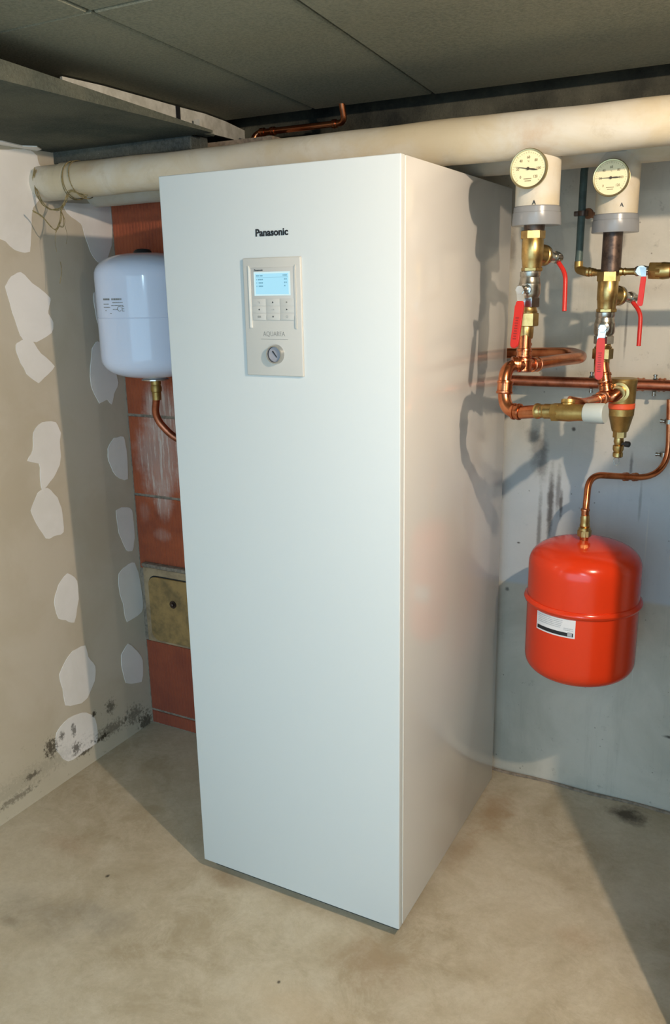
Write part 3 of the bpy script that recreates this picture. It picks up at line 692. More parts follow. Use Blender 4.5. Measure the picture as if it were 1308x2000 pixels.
def ball_valve(x, y, z0, z1, stem, l0, l1, label):
    t = thing('ball_valve', (x, y, z1), label, 'valve', 'ball valves with flat red levers')
    h = z0-z1
    b = B(); b.lathe((x, y, z1+h*0.26), (0, 0, 1), [(0, 0.0195), (h*0.05, 0.0225), (h*0.12, 0.0245), (h*0.40, 0.0245), (h*0.42, 0.0235), (h*0.50, 0.0225), (h*0.58, 0.021), (h*0.62, 0.0225), (h*0.74, 0.0225)], 32)
    b.out('body', 'chrome_rough', t); B().hexa((x, y, z1), (x, y, z1+h*0.27), 0.0235, 0.0).out('hex_end', 'chrome', t)
    stem = V(stem); a = V((x, y, stem.z)); d = (stem-a).normalized(); L = (stem-a).length
    b = B(); b.lathe(a+d*0.018, d, [(0, 0.014), (0.006, 0.013), (0.007, 0.009), (L-0.018, 0.009)], 24); b.hexa(a+d*(L-0.002), a+d*(L+0.008), 0.0105); b.out('stem_nut', 'chrome', t)
    l0, l1 = V(l0), V(l1); dd = (l1-l0).normalized(); side = dd.cross(d).normalized(); w0 = 0.0095
    b = B(); sp = stem+d*0.002
    q = [(sp-side*0.009, sp+side*0.009), (l0-side*0.008-d*0.003, l0+side*0.008-d*0.003)]
    b.prism([q[0][0], q[0][1], q[1][1], q[1][0]], d*0.0025); b.out('lever_plate', 'chrome', t, 'bare steel plate of the lever')
    b = B(); n = 8; out_ = []
    for i in range(n+1): a_ = math.pi*i/n; out_.append(l1+side*(w0*math.cos(a_))+dd*(w0*math.sin(a_)-w0))
    pts = [l0-side*(w0*0.85), l0+side*(w0*0.85), l0+side*w0+dd*0.012]+out_+[l0-side*w0+dd*0.012]
    b.prism([p-d*0.0035 for p in pts], d*0.009); bmesh.ops.bevel(b.bm, geom=list(b.bm.edges), offset=0.0018, segments=2, affect='EDGES'); b.out('lever', 'red_plastic', t, 'flat red plastic lever with dark print')
    b = B(); LL = (l1-l0).length; c0 = d*0.0056
    for k in range(9):
        s_ = l0+dd*(LL*(0.34+0.055*k))+c0; wq = 0.0034 if k % 2 else 0.0042
        b.prism([s_-side*wq, s_+side*wq, s_+side*wq+dd*LL*0.028, s_-side*wq+dd*LL*0.028], d*0.0003)
    b.out('lever_print', 'red_dark', t, kind='stuff', smooth=False)
    return t
ball_valve(x1_-0.003, y1_, B1['ste']+0.004, B1['val1'], (0.763, 0.285, 1.568), (0.765, 0.278, 1.544), (0.760, 0.259, 1.442), 'nickel ball valve on the left riser with flat red lever pointing down')
un = thing('union_nut', (x1_-0.005, y1_, B1['un1']), 'brass union nut below the left ball valve', 'fitting', 'brass unions below the ball valves')
xa = x1_-0.005
B().lathe((xa, y1_, B1['un0']-0.004), (0, 0, 1), [(0, 0.021), (0.004, 0.022), (0.007, 0.020), (B1['val1']-B1['un0']+0.006, 0.0185)], 28).out('collar', 'brass', un)
B().hexa((xa, y1_, B1['un1']), (xa, y1_, B1['un0']-0.003), 0.0245, 0.25).out('hex_nut', 'brass', un)
# copper work of the left riser: drop, tee, hairpin to the back and U bend in front
R28 = 0.0145
def fit(b, p, d, r=R28, L=0.022):
    """press fitting collar: two raised rings"""
    p = V(p); d = V(d).normalized()
    b.lathe(p-d*L/2, d, [(0, r+0.0008), (0.001, r+0.0026), (0.003, r+0.0030), (0.006, r+0.0030), (0.007, r+0.0014), (L-0.007, r+0.0014), (L-0.006, r+0.0030), (L-0.003, r+0.0030), (L-0.001, r+0.0026), (L, r+0.0008)], 28)
cp1 = thing('copper_pipework', (xa-0.008, y1_, B1['tee']), 'thick copper tee under the left riser, with a hairpin pipe and a U bend', 'pipe')
T = V((0.767, 0.315, 1.399))
drop_top = V((xa-0.004, y1_, B1['un1']+0.002))
b = B(); b.tube([drop_top, T], R28, 0, 24); b.out('drop_pipe', 'copper', cp1)
b = B(); b.lathe(drop_top+V((0, 0, -0.030)), (0, 0, 1), [(0, 0.0165), (0.004, 0.018), (0.012, 0.0185), (0.028, 0.019), (0.032, 0.0175)], 28); b.out('adapter', 'brass', cp1, 'brass press adapter')
b = B(); fit(b, drop_top+V((-0.001, 0, -0.050)), T-drop_top); fit(b, T+(drop_top-T)*0.30, T-drop_top); b.split('press_collar', 'copper', cp1)
h1, h2, h3 = V((0.594, 0.785, 1.389)), V((0.789, 0.700, 1.401)), V((0.836, 0.600, 1.394))
b = B(); b.tube([V((0.53, 0.785, h1.z)), h1, V((0.780, 0.740, 1.398)), V((0.843, 0.600, 1.397)), V((0.807, 0.470, 1.399)), T], R28, [0.02, 0.05, 0.05, 0.04], 24, 8); b.out('hairpin_pipe', 'copper', cp1)
b = B(); q1 = V((0.790, 0.400, 1.397)); fit(b, T+(q1-T)*0.55, q1-T, R28, 0.03); fit(b, T, drop_top-T, R28+0.002, 0.03); b.split('tee_collar', 'copper', cp1)
u1, u2, u3 = V((0.741, 0.250, 1.395)), V((0.753, 0.222, 1.321)), V((0.833, 0.215, 1.312))
U0 = V((0.742, 0.262, 1.412))
b = B(); b.tube([T, V((0.743, 0.250, 1.402)), V((0.752, 0.225, 1.300)), V((0.842, 0.205, 1.313))], R28, [0.042, 0.045], 24, 9); b.out('u_bend', 'copper', cp1)
b = B(); fit(b, V((0.748, 0.238, 1.357)), (0, -0.2, -1), R28+0.001, 0.03); fit(b, V((0.783, 0.218, 1.307)), (1, -0.2, 0), R28+0.001, 0.02); fit(b, V((0.758, 0.285, 1.404)), (1, 0.6, 0), R28+0.001, 0.02); b.split('press_collar', 'copper', cp1)
# safety valve lying at the end of the U bend
s0, s1, s2, s3, s4 = V((0.828, 0.208, 1.312)), V((0.866, 0.200, 1.313)), V((0.870, 0.199, 1.312)), V((0.937, 0.188, 1.316)), V((0.980, 0.180, 1.320))
sv = thing('safety_valve', s1, 'brass safety valve with a light grey cap at the end of the copper U bend', 'valve')
ax = (s4-s0).normalized()
B().lathe(s0, ax, [(0, 0.0165), (0.004, 0.0175), (0.009, 0.0165), (0.012, 0.0148), (0.02, 0.0150), (0.022, 0.0165), ((s1-s0).length, 0.0160)], 28).out('adapter', 'brass', sv)
B().hexa(s1, s1+ax*0.018, 0.0205).out('hex_end', 'brass_dull', sv)
B().lathe(s1+ax*0.014, ax, [(0, 0.019), ((s3-s1).length*0.35, 0.0195), ((s3-s1).length*0.6, 0.0175), ((s3-s1).length, 0.0165)], 28).out('body', 'brass_dull', sv)
B().lathe(s1+ax*0.034, (0, 0.35, 1), [(0, 0.014), (0.018, 0.014), (0.019, 0.016), (0.026, 0.016)], 24).out('side_port', 'brass_dull', sv)
Lc = (s4-s3).length
B().lathe(s3, ax, [(0, 0.018), (0.002, 0.0205), (Lc-0.004, 0.0215), (Lc, 0.0195), (Lc, 0)], 36).out('cap', 'grey_cap', sv, 'light grey plastic cap')

# ---------------------------------------------------------------- right riser armatures
x2_, y2_ = xr2-0.004, RY
C2 = dict(coll=1.697, t0=1.608, h1=1.582, se=1.507, v0=1.501, v1=1.436, u0=1.429, u1=1.400, e=1.318)
b = B(); b.lathe((x2_, y2_, C2['t0']-0.004), (0, 0, 1), [(0, 0.0225), (C2['coll']-C2['t0']+0.02, 0.0225)], 30)
single(b, 'pipe_nipple', 'iron', (x2_, y2_, C2['t0']), 'dark brown iron pipe hanging below the right grey collar', 'pipe')
st2 = strainer(x2_-0.004, y2_, 0, C2['h1'], C2['t0']-0.002, C2['se'], (0.949, 0.620, 1.543), [V((0.949, 0.615, 1.534)), V((0.973, 0.602, 1.506)), V((0.975, 0.590, 1.428))], 'brass strainer with a dangling red lever, below the dark iron pipe')
ball_valve(x2_-0.006, y2_, C2['se']+0.004, C2['v1'], (0.908, 0.478, 1.476), (0.907, 0.472, 1.454), (0.910, 0.455, 1.357), 'nickel ball valve on the right riser with flat red lever pointing down')
x3_ = x2_-0.006
un2 = thing('union_nut', (x3_, y2_, C2['u1']), 'brass union nut below the right ball valve', 'fitting', 'brass unions below the ball valves')
B().lathe((x3_, y2_, C2['u0']-0.004), (0, 0, 1), [(0, 0.020), (0.004, 0.021), (0.007, 0.018), (C2['v1']-C2['u0']+0.006, 0.0175)], 28).out('collar', 'brass', un2)
B().hexa((x3_, y2_, C2['u1']), (x3_, y2_, C2['u0']-0.003), 0.0245, 0.25).out('hex_nut', 'brass', un2)
cp2 = thing('copper_pipework', (x3_, y2_, C2['e']), 'copper drop pipe and elbows joining the right riser to the brass separator and safety valve', 'pipe')
E2 = V((0.923, 0.500, 1.316)); dt2 = V((x3_-0.001, y2_, C2['u1']+0.002))
B().tube([dt2, E2], R28, 0, 24).out('drop_pipe', 'copper', cp2)
b = B(); b.lathe(dt2+V((0, 0, -0.034)), (0, 0, 1), [(0, 0.0162), (0.004, 0.0175), (0.012, 0.0180), (0.03, 0.0185), (0.036, 0.017)], 28); b.out('adapter', 'brass', cp2, 'brass press adapter')
b = B(); fit(b, dt2+(E2-dt2)*0.55, E2-dt2, R28, 0.026); fit(b, dt2+(E2-dt2)*0.82, E2-dt2, R28, 0.022); b.split('press_collar', 'copper', cp2)
sp = V((0.923, 0.205, 1.326))
b = B(); b.tube([E2, V((0.913, 0.450, 1.310)), sp+V((0, 0.012, 0.004)), s1+ax*0.034+V((0, 0.006, 0.022))], 0.0125, [0.03, 0.02], 22, 6); b.out('cross_pipe', 'copper', cp2)
b = B(); q2 = V((0.913, 0.450, 1.310)); fit(b, E2*0.45+q2*0.55, q2-E2, 0.014, 0.02); fit(b, q2+(sp-q2)*0.12, sp-q2, 0.0125, 0.026); b.split('cross_collar', 'copper', cp2)
sepx, sepy = 0.950, 0.56
el = V((0.949, 0.500, 1.322))
b = B(); b.tube([E2, V((0.939, 0.490, 1.312)), el], R28, 0.012, 22, 6); b.out('elbow', 'copper', cp2)
# magnetic dirt separator
sz = dict(top=1.352, ring1=1.292, ring0=1.277, k=1.260, bot=1.220, nb=1.190, vb=1.144)
ds = thing('dirt_separator', (sepx, sepy, sz['bot']), 'tapering brass dirt separator with an orange ring on the right pipework', 'filter')
zt = sz['top']; H = zt-sz['bot']
pr = [(0, 0.0185), (0.002, 0.0200), (sz['k']-sz['bot'], 0.0295), (sz['k']-sz['bot']+0.001, 0.0305), (sz['ring0']-sz['bot'], 0.0310)]
B().lathe((sepx, sepy, sz['bot']), (0, 0, 1), pr, 40).out('lower_body', 'brass_dull', ds)
B().cyl((sepx, sepy, sz['ring0']), (sepx, sepy, sz['ring1']), 0.0318, 40, 0.002).out('ring', 'orange', ds, 'orange ring')
hb = zt-sz['ring1']
B().lathe((sepx, sepy, sz['ring1']), (0, 0, 1), [(0, 0.0312), (hb*0.5, 0.0318), (hb-0.016, 0.0322), (hb-0.012, 0.0335), (hb-0.003, 0.0340), (hb, 0.032), (hb, 0)], 40).out('upper_body', 'brass_dull', ds)
pd = (el-V((sepx, sepy, el.z))).normalized()
B().lathe(V((sepx, sepy, el.z))+pd*0.024, pd, [(0, 0.021), (0.012, 0.021), (0.013, 0.0235), (0.020, 0.0235), (0.021, 0.017), (0.036, 0.0165)], 30).out('inlet_port', 'brass', ds)
zb = sz['bot']
B().hexa((sepx, sepy, zb-0.016), (sepx, sepy, zb+0.001), 0.0165).out('hex_end', 'brass', ds)
B().lathe((sepx-0.001, sepy, zb-0.066), (0, 0, 1), [(0, 0.010), (0.002, 0.0125), (0.012, 0.0125), (0.013, 0.0105), (0.020, 0.0135), (0.030, 0.0135), (0.032, 0.010), (0.040, 0.0125), (0.052, 0.011)], 26).out('drain_cock', 'brass', ds)
B().lathe((sepx+0.008, sepy-0.004, zb-0.030), (1, -0.3, 0), [(0, 0.004), (0.008, 0.004), (0.008, 0.007), (0.018, 0.0075), (0.020, 0.006), (0.020, 0)], 20).out('drain_knob', 'black_rubber', ds)
tor = [V((sepx-0.003+0.007*math.cos(a), sepy, zb-0.076+0.010*math.sin(a))) for a in [i*2*math.pi/16+0.01 for i in range(17)]]
B().tube(tor, 0.0016, 0, 8).out('cord_loop', 'clear', ds, 'clear plastic loop')

# ---------------------------------------------------------------- small filling line left of the right riser
GX0, GX1 = V((0.809, 0.640, 1.844)), V((0.817, 0.600, 1.624))
gp = thing('filling_pipe', GX1, 'thin green-grey painted pipe coming down the wall between the two risers', 'pipe')
B().tube([V((GX0.x+0.003, GX0.y+0.01, GX0.z+0.04)), GX0, GX1], 0.0092, 0.0, 18).out('pipe', 'green_iron', gp)
zz = GX1.z
b = B(); b.tube([GX1+V((0, 0, 0.008)), GX1+V((0, 0, -0.012)), V((0.847, 0.570, 1.605))], 0.0105, 0.012, 18); b.out('elbow', 'brass_dull', gp, 'brass elbow')
b = B(); e0 = V((0.846, 0.570, 1.606)); e1 = V((0.890, 0.540, 1.602)); dd = (e1-e0).normalized()
b.lathe(e0, dd, [(0, 0.0105), (0.006, 0.0115), (0.010, 0.0085), (0.016, 0.0105), (0.020, 0.0075), (0.024, 0.0095), (0.028, 0.0075), ((e1-e0).length, 0.009)], 18); b.out('nipple', 'brass', gp)
cl = V((0.816, 0.620, 1.746))
bc = thing('pipe_clip', cl, 'rusty wall clip holding the thin green-grey pipe', 'bracket', None)
B().lathe(cl+V((0, 0, -0.006)), (0, 0, 1), [(0, 0.0098), (0, 0.0125), (0.012, 0.0125), (0.012, 0.0098)], 22).out('ring', 'iron', bc)
B().box(cl+V((-0.022, -0.003, -0.006)), cl+V((-0.009, 0.003, 0.006)), 0.002).out('ear', 'iron', bc)
B().lathe(cl+V((0.010, 0.004, 0)), (0, 1, 0), [(0, 0.012), (0.012, 0.013), (0.02, 0.008), (WB-cl.y-0.005, 0.006)], 18).out('screw_post', plain('rust', (120, 74, 40), 0.7, 0.3), bc)
# branch to the right of the tee with small tap
br = thing('branch_line', V((0.937, 0.520, 1.605)), 'thin brass branch with a small red tap lever, right of the iron pipe', 'pipe')
f0, f1, f2, f3, f4 = V((0.932, 0.525, 1.604)), V((0.966, 0.520, 1.604)), V((0.998, 0.515, 1.605)), V((1.013, 0.512, 1.604)), V((2.4, 0.50, 1.604+0.004))
d = (f1-f0).normalized()
b = B(); b.lathe(f0, d, [(0, 0.010), (0.006, 0.0075), (0.010, 0.0095), (0.014, 0.0075), ((f1-f0).length, 0.008)], 18); b.out('nipple', 'brass', br)
b = B(); b.lathe(f1, (f2-f1), [(0, 0.010), (0.004, 0.012), (0.012, 0.010), (0.020, 0.0125), (0.028, 0.010), ((f2-f1).length, 0.011)], 20); b.lathe(V((0.983, 0.515, 1.605)), (0, -1, 0), [(0, 0.009), (0.018, 0.009), (0.018, 0.011), (0.026, 0.011), (0.026, 0)], 18); b.out('tap_body', 'chrome', br)
l0 = V((0.988, 0.488, 1.592)); l1 = V((0.987, 0.480, 1.531)); b = B()
b.prism([l0+V((-0.0045, 0, 0)), l0+V((0.0075, 0, 0)), l1+V((0.0065, 0, 0)), l1+V((0.0045, 0, -0.005)), l1+V((-0.0035, 0, -0.005)), l1+V((-0.0065, 0, 0))], (0, 0.004, 0)); bmesh.ops.bevel(b.bm, geom=list(b.bm.edges), offset=0.0012, segments=2, affect='EDGES'); b.out('lever', 'red_plastic', br, 'short red lever')
b = B(); b.prism([V((0.979, 0.489, 1.613)), V((0.994, 0.489, 1.612)), l0+V((0.0065, 0, 0)), l0+V((-0.0035, 0, 0))], (0, 0.0025, 0)); b.out('lever_plate', 'chrome', br)
b = B(); b.hexa(f2, f3+V((0.012, 0, 0)), 0.021); b.lathe(f3, (1, 0, 0), [(0, 0.018), (0.016, 0.0195), (0.03, 0.018)], 24); b.out('coupling', 'brass', br, 'thick brass coupling')
B().tube([f3, f4], 0.016, 0, 22).out('pipe', plain('brown_brass', (150, 96, 54), 0.4, 0.9), br)

# ---------------------------------------------------------------- horizontal copper return pipe on the wall
HY = 0.80
ha, hb_ = V((0.595, 0.800, 1.311)), V((0.942, 0.800, 1.312))
cr = thing('copper_pipe', ha, 'long level copper pipe running along the concrete wall behind the risers', 'pipe')
B().tube([V((0.56, HY-0.01, ha.z)), V((2.2, HY, 1.313))], R28+0.0005, 0, 24).out('pipe', 'copper_dull', cr)
b = B(); fit(b, V((0.956, 0.800, 1.311)), (1, 0, 0), R28+0.001, 0.022); fit(b, V((1.011, 0.800, 1.312)), (1, 0, 0), R28+0.001, 0.02); b.split('press_collar', 'copper', cr)
def clip(p, label, axis=(1, 0, 0), r=R28):
    p = V(p); t = thing('pipe_clip', p, label, 'bracket', 'wall clips of the copper pipes')
    ax = V(axis).normalized(); side = ax.cross(V((0, 1, 0))).normalized()
    B().lathe(p-ax*0.006, ax, [(0, r+0.0012), (0, r+0.004), (0.012, r+0.004), (0.012, r+0.0012)], 24).out('ring', 'chrome_rough', t)
    for s_ in (-1, 1):
        B().lathe(p+side*s_*(r+0.003)+V((0, -0.004, 0)), side*s_, [(0, 0.004), (0.006, 0.004), (0.0065, 0.0055), (0.011, 0.0055), (0.011, 0)], 12).out('screw', 'chrome_rough', t)
    B().cyl(p+V((0, r, 0)), (p.x, WB, p.z), 0.005, 12).out('post', 'chrome_rough', t)
    return t
clip((0.827, 0.800, 1.313), 'steel clip on the level copper pipe beside the red lever')
clip((0.993, 0.800, 1.311), 'steel clip on the level copper pipe right of the separator')
# feed pipe of the red tank
RF = 0.0088
rt = V((0.875, 0.580, 0.919))
fp = thing('copper_pipe', rt, 'curved copper pipe going down to the top of the red expansion tank', 'pipe')
path = [V((0.874, 0.580, 0.970)), V((0.873, 0.590, 1.009)), V((0.868, 0.630, 1.088)), V((1.048, 0.800, 1.056)), V((1.034, 0.805, 1.274))]
B().tube(path, RF, [0.02, 0.075, 0.11], 20, 12).out('pipe', 'copper', fp)
b = B(); b.lathe(rt, (0, 0, 1), [(0, 0.0105), (0.012, 0.0125), (0.013, 0.0160), (0.036, 0.0155), (0.037, 0.0115), (0.042, 0.0135), (0.052, 0.0115), (0.056, 0.0125), (0.070, 0.0105)], 26); b.hexa(rt+V((0, 0, 0.012)), rt+V((0, 0, 0.030)), 0.0180); b.out('connector', 'brass', fp)
b = B(); fit(b, V((0.873, 0.585, 0.991)), (0, 0, 1), RF, 0.03)
for q in ((0.949, 0.713, 1.072), (0.970, 0.733, 1.069)): fit(b, q, (1, 0.9, 0), RF, 0.016)
b.split('press_collar', 'copper', fp)
clip((1.037, 0.805, 1.214), 'steel clip on the tank feed pipe, upper of two at the right edge', (0.05, 0, 1), RF)
clip((1.031, 0.814, 1.121), 'steel clip on the tank feed pipe, lower of two at the right edge', (0, 0, 1), RF)

# ---------------------------------------------------------------- red expansion tank
TX, TY, TR = 0.881, 0.58, 0.146
zt1, zt0 = rt.z+0.002, 0.524+0.010
zs = 0.760
et = thing('expansion_tank', (TX, TY, zt0), 'round glossy red expansion tank hanging on the concrete wall', 'tank')
def dome(R_, hh, n=12, p=2.6, cut=0.0):
    o = []
    for i in range(n+1):
        a = math.pi/2*i/n; o.append((hh*(math.sin(a)**(2/p)), R_*max(0.0, math.cos(a))**(2/p)))
    return o
dh = 0.072
up = [(0, TR)]+[(zt1-zs-dh+h, r) for h, r in dome(TR, dh)]
B().lathe((TX, TY, zs), (0, 0, 1), up, 72).out('upper_shell', 'tank_red', et)
lo = [(0, TR)]+[(zs-zt0-dh*0.9+h, r) for h, r in dome(TR, dh*0.9)]
B().lathe((TX, TY, zs), (0, 0, -1), lo, 72).out('lower_shell', 'tank_red', et)
B().lathe((TX, TY, zs-0.010), (0, 0, 1), [(0, TR-0.002), (0.001, TR+0.003), (0.005, TR+0.007), (0.010, TR+0.0085), (0.015, TR+0.007), (0.019, TR+0.003), (0.020, TR-0.002)], 72).out('seam_ring', 'tank_red', et)
B().box((TX-0.03, TY+TR-0.004, zs-0.012), (TX+0.03, WB, zs+0.012), 0.002).out('wall_bracket', 'iron', et)
# curved paper label on the lower shell
def wraplabel(name, mat, u0, u1, z0, z1, off, parent, X=TX, Y=TY, R_=TR, n=12, lab=None):
    b = B(); rows = []
    for i in range(n+1):
        a = u0+(u1-u0)*i/n; d = V((math.sin(a), -math.cos(a), 0))
        rows.append([b.bm.verts.new(V((X, Y, z))+d*rr) for z, rr in ((z0, R_+off), (z1, R_+off), (z1, R_-0.001), (z0, R_-0.001))])
    for p, q in zip(rows, rows[1:]):
        for k in range(4): b.bm.faces.new((p[k], p[(k+1) % 4], q[(k+1) % 4], q[k]))
    b.bm.faces.new(rows[0]); b.bm.faces.new(rows[-1][::-1])
    return b.out(name, mat, parent, lab)
def az(u, v):   # angle round the tank of a point measured on its skin
    return math.asin(max(-1, min(1, u)))
LA0, LA1 = -0.68, 0.10
zl1, zl0 = zs-0.012, zs-0.062
lb = wraplabel('paper_label', 'paper', LA0, LA1, zl0, zl1, 0.0006, et, lab='white printed label with a black foot band')
wraplabel('label_band', 'ink', LA0+0.025, LA1-0.03, zl0+0.004, zl0+0.014, 0.0009, lb)
wraplabel('label_emblem', 'paper_grey', LA1-0.13, LA1-0.05, zl0+0.005, zl0+0.016, 0.0012, lb)
b = B()
def dashes(u0, u1, z, h=0.0016, X=TX, Y=TY, R_=TR, off=0.0008, st=0.012, fill=0.7, bb=None):
    u = u0
    while u < u1-st*0.4:
        e = min(u+st*fill*random.uniform(0.6, 1.2), u1); p = []
        for a, z_ in ((u, z), (e, z), (e, z+h), (u, z+h)): p.append(V((X+math.sin(a)*(R_+off), Y-math.cos(a)*(R_+off), z_)))
        dd = V((math.sin(u), -math.cos(u), 0))*0.0003; (bb or b).prism(p, dd); u += st
for k in range(5): dashes(LA0+0.04, LA1-0.22-0.01*k, zl1-0.006-0.0048*k)
dashes(LA1-0.20, LA1-0.03, zl0+0.020); dashes(LA1-0.20, LA1-0.03, zl0+0.0245)
b.out('label_print', 'paper_grey', lb, kind='stuff', smooth=False)

# ---------------------------------------------------------------- white expansion tank on the chimney
wx, wy, wr_ = -0.418, 0.43, 0.152
wt1, wt0 = 1.690, 1.322
wt = thing('expansion_tank', (wx, wy, wt0), 'smooth white expansion tank on the brick chimney left of the cabinet', 'tank')
H = wt1-wt0; dh = 0.070; ztop = wt1-0.004
prof = [(h0, r) for h0, r in [(dh-h, r) for h, r in dome(wr_, dh, 12, 2.5)][::-1]]+[(H/2-0.0015, wr_), (H/2, wr_-0.0012), (H/2+0.0015, wr_)]+[(H-dh+h, r) for h, r in dome(wr_, dh, 12, 2.5)]
B().lathe((wx, wy, wt0), (0, 0, 1), prof, 72).out('shell', 'tank_white', wt)
B().lathe((-0.426, wy, wt1-0.008), (0, 0, 1), [(0, 0.030), (0.008, 0.028), (0.016, 0.022), (0.019, 0.012), (0.019, 0)], 28).out('top_plug', 'black_rubber', wt, 'black plug')
B().lathe((wx+0.006, wy, wt0+0.004), (0, 0, -1), [(0, 0.034), (0.006, 0.036), (0.008, 0.042), (0.011, 0.042), (0.013, 0.036), (0.013, 0)], 36).out('flange', 'chrome', wt, 'chrome plated flange')
B().box((wx-0.03, wy+wr_-0.01, wt0+H/2-0.02), (wx+0.03, CY, wt0+H/2+0.02), 0.002).out('wall_bracket', 'iron', wt)
b = B()
zc0 = 1.556
def wd(a0, a1, z, h=0.0022, st=0.014): dashes(a0, a1, z, h, wx, wy, wr_, 0.0003, st, 0.75, b)
A0 = -0.28; wd(A0, A0+0.19, zc0, 0.005); wd(A0+0.24, A0+0.47, zc0, 0.005); wd(A0, A0+0.16, zc0-0.012); wd(A0, A0+0.19, zc0-0.021); wd(A0+0.26, A0+0.50, zc0-0.008); wd(A0+0.22, A0+0.50, zc0-0.016); wd(A0+0.26, A0+0.38, zc0-0.027)
wd(A0+0.05, A0+0.08, zc0-0.030); wd(A0+0.18, A0+0.22, zc0-0.038)
b.out('print', 'inkgrey', wt, kind='stuff', smooth=False)
a = A0+0.44; dd = V((math.sin(a), -math.cos(a), 0))
text('lettering', 'CE', V((wx, wy, zc0-0.024))+dd*(wr_+0.0004), 0.021, 'inkgrey', wt, right=(math.cos(a), math.sin(a), 0), bold=-0.0002, thick=0.0004)
wp = thing('copper_pipe', (wx+0.006, wy, wt0-0.03), 'copper pipe curving from under the white tank behind the cabinet', 'pipe')
q0 = V((wx+0.006, wy, wt0-0.006))
B().lathe(q0+V((0, 0, -0.003)), (0, 0, -1), [(0, 0.016), (0.012, 0.016), (0.013, 0.014), (0.022, 0.0175), (0.034, 0.0165), (0.036, 0.014), (0.060, 0.0135)], 26).out('connector', 'brass_dull', wp)
B().tube([q0+V((0, 0, -0.05)), V((-0.435, 0.440, 1.196)), V((-0.378, 0.470, 1.118)), V((-0.03, 0.56, 1.10))], 0.0115, [0.05, 0.05], 22, 8).out('pipe', 'copper_dull', wp)

# ---------------------------------------------------------------- copper stub under the ceiling
c0 = V((0.137, 0.596, 2.070)); YS = c0.y
c1 = V((c0.x, c0.y, 2.025)); 
zel = 2.025
cs = thing('copper_pipe', (c0.x, c0.y, 2.0), 'short copper pipe with two elbows leaving the dark ceiling above the cabinet', 'pipe')
e_l = V((-0.157, 0.660, 2.036))
B().tube([V((c0.x, 0.64, 2.085)), V((c0.x, 0.66, zel)), V((c0.x-0.04, 0.66, zel)), V((e_l.x, 0.66, zel)), V((e_l.x-0.015, 0.64, zel-0.045))], 0.0088, [0.026, 0.01, 0.02], 18).out('pipe', 'copper', cs)
b = B(); fit(b, V((c0.x-0.032, 0.66, zel)), (1, 0, 0), 0.0092, 0.014); fit(b, V((e_l.x+0.022, 0.66, zel)), (1, 0, 0), 0.0092, 0.018); fit(b, V((e_l.x+0.058, 0.66, zel)), (1, 0, 0), 0.0092, 0.016); b.split('press_collar', 'copper', cs)

# white board wedged in the gap of the ceiling
wb_ = thing('white_board', (-0.276, 0.452, 2.067), 'long narrow white board showing in the gap between ceiling panels', 'board')
top = [(-0.263, 0.000, 2.067), (-0.249, 0.119, 2.067), (-0.249, 0.290, 2.067), (-0.250, 0.419, 2.067), (-0.246, 0.531, 2.067), (-0.263, 0.657, 2.067), (-0.303, 0.825, 2.067)]
def strip(pts, h, th, z1=None):
    b = B(); rows = []
    for i, p in enumerate(pts):
        p = V(p); t_ = (V(pts[min(i+1, len(pts)-1)])-V(pts[max(i-1, 0)])).normalized(); n_ = t_.cross(V((0, 0, 1))).normalized()
        hh = h[i] if isinstance(h, list) else h
        rows.append([b.bm.verts.new(q) for q in (p, p-n_*th, p-n_*th+V((0, 0, -hh)), p+V((0, 0, -hh)))])
    for a, c in zip(rows, rows[1:]):
        for k in range(4): b.bm.faces.new((a[k], a[(k+1) % 4], c[(k+1) % 4], c[k]))
    b.bm.faces.new(rows[0]); b.bm.faces.new(rows[-1][::-1]); return b
strip(top, [0.05, 0.06, 0.06, 0.06, 0.05, 0.045, 0.035], 0.008).out('board', 'lath', wb_, smooth=False)
tp = V(top[3]); tq = V(top[2]); td = (tq-tp).normalized(); tn = td.cross(V((0, 0, 1))).normalized()*0.002
if tn.x < 0: tn = -tn
strip([tp+tn+V((0, 0, 0.001)), tp+tn+td*0.018+V((0, 0, 0.001))], 0.062, 0.001).out('tape', 'ink', wb_, 'strip of black tape', smooth=False)
b = B(); xx = -0.228; b.box((xx-0.010, 0.465, 1.90), (xx+0.010, 0.475, 2.04)); b.out('upright', 'lath', wb_, smooth=False)

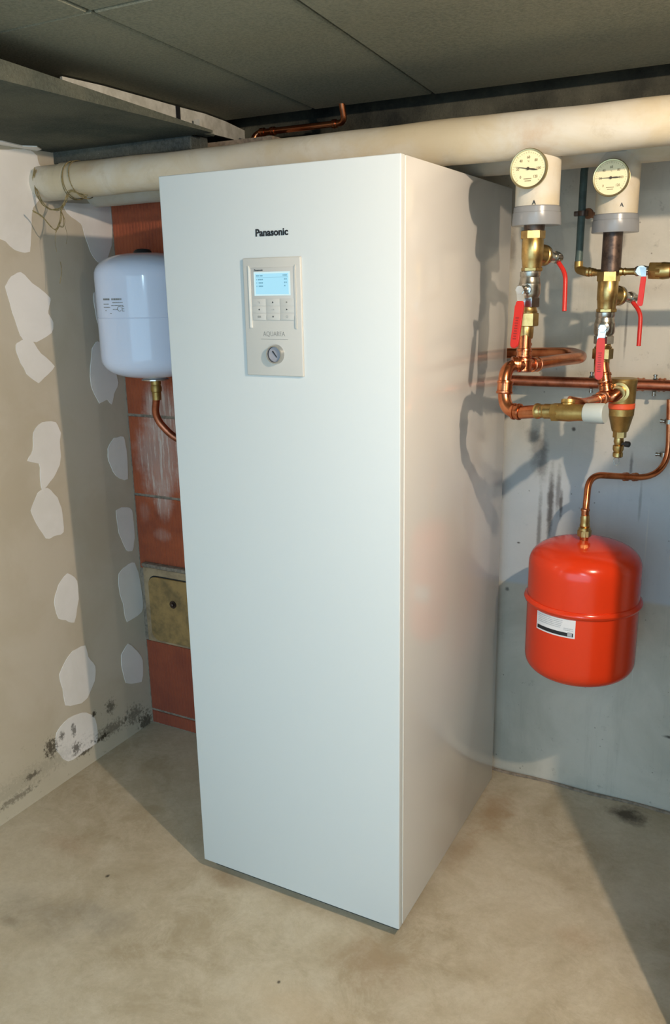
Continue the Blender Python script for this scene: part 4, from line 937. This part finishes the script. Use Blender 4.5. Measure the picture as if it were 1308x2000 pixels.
# ---------------------------------------------------------------- hemp string round the pipe end
hs_ = thing('hemp_string', (-0.564, 0.260, 1.820), 'frayed hemp string looped round the pipe at the left wall', 'string')
def strand(pts, r, jit, rnd, parent, name='strand'):
    pp = [V(p)+V((rnd.uniform(-jit, jit), rnd.uniform(-jit, jit), rnd.uniform(-jit, jit))) for p in pts]
    B().tube(pp, r, 0.012, 6, 3).out(name, 'hemp', parent)
rnd = random.Random(4)
base1 = [(-0.651, 0.262, 1.922), (-0.663, 0.262, 1.895), (-0.657, 0.262, 1.856), (-0.630, 0.255, 1.826), (-0.595, 0.250, 1.810), (-0.559, 0.250, 1.808), (-0.542, 0.252, 1.829), (-0.530, 0.258, 1.851), (-0.518, 0.262, 1.855), (-0.470, 0.262, 1.836)]
base2 = [(-0.615, 0.200, 1.803), (-0.595, 0.210, 1.791), (-0.578, 0.220, 1.766), (-0.567, 0.230, 1.747), (-0.553, 0.240, 1.777), (-0.552, 0.245, 1.807), (-0.542, 0.250, 1.821)]
base3 = [(-0.567, 0.230, 1.747), (-0.558, 0.235, 1.763), (-0.545, 0.240, 1.755), (-0.543, 0.245, 1.777), (-0.556, 0.250, 1.803)]
for _ in range(5): strand(base1, 0.0012, 0.0045, rnd, hs_)
for _ in range(3): strand(base2, 0.0010, 0.0025, rnd, hs_)
for _ in range(2): strand(base3, 0.0009, 0.003, rnd, hs_)
strand([(-0.567, 0.230, 1.747), (-0.573, 0.230, 1.722), (-0.571, 0.230, 1.692)], 0.0006, 0.001, rnd, hs_)
strand([(-0.539, 0.240, 1.763), (-0.533, 0.240, 1.735), (-0.541, 0.240, 1.711)], 0.0005, 0.002, rnd, hs_)
strand([(-0.564, 0.235, 1.667), (-0.562, 0.235, 1.638), (-0.570, 0.235, 1.607)], 0.0009, 0.003, rnd, hs_)
def ringpts(x, tilt, ph=0.0, n=26):
    return [V((x+tilt*math.cos(2*math.pi*i/n+ph), PY-0.006+(PR+0.0042)*math.sin(2*math.pi*i/n), PZ+(PR+0.0042)*math.cos(2*math.pi*i/n))) for i in range(n+1)]
xa_ = -0.545
for x_, t_ in ((xa_-0.006, 0.004), (xa_-0.003, -0.003), (xa_+0.022, -0.010)):
    B().tube(ringpts(x_, t_), 0.0013, 0, 6).out('loop', 'hemp', hs_)

# ---------------------------------------------------------------- brown cabinet standing right of the frame (its shadow falls into the picture)
bo = thing('wooden_cabinet', (1.53, 0.23, 0), 'brown wooden cabinet at the right edge of the frame, its side barely in view', 'cabinet')
B().box((1.265, -0.04, 0.0), (1.80, 0.50, 1.574), 0.004).out('carcass', 'wood', bo)
B().box((1.30, -0.046, 1.0), (1.77, -0.039, 1.5), 0.001).out('door', 'wood', bo)
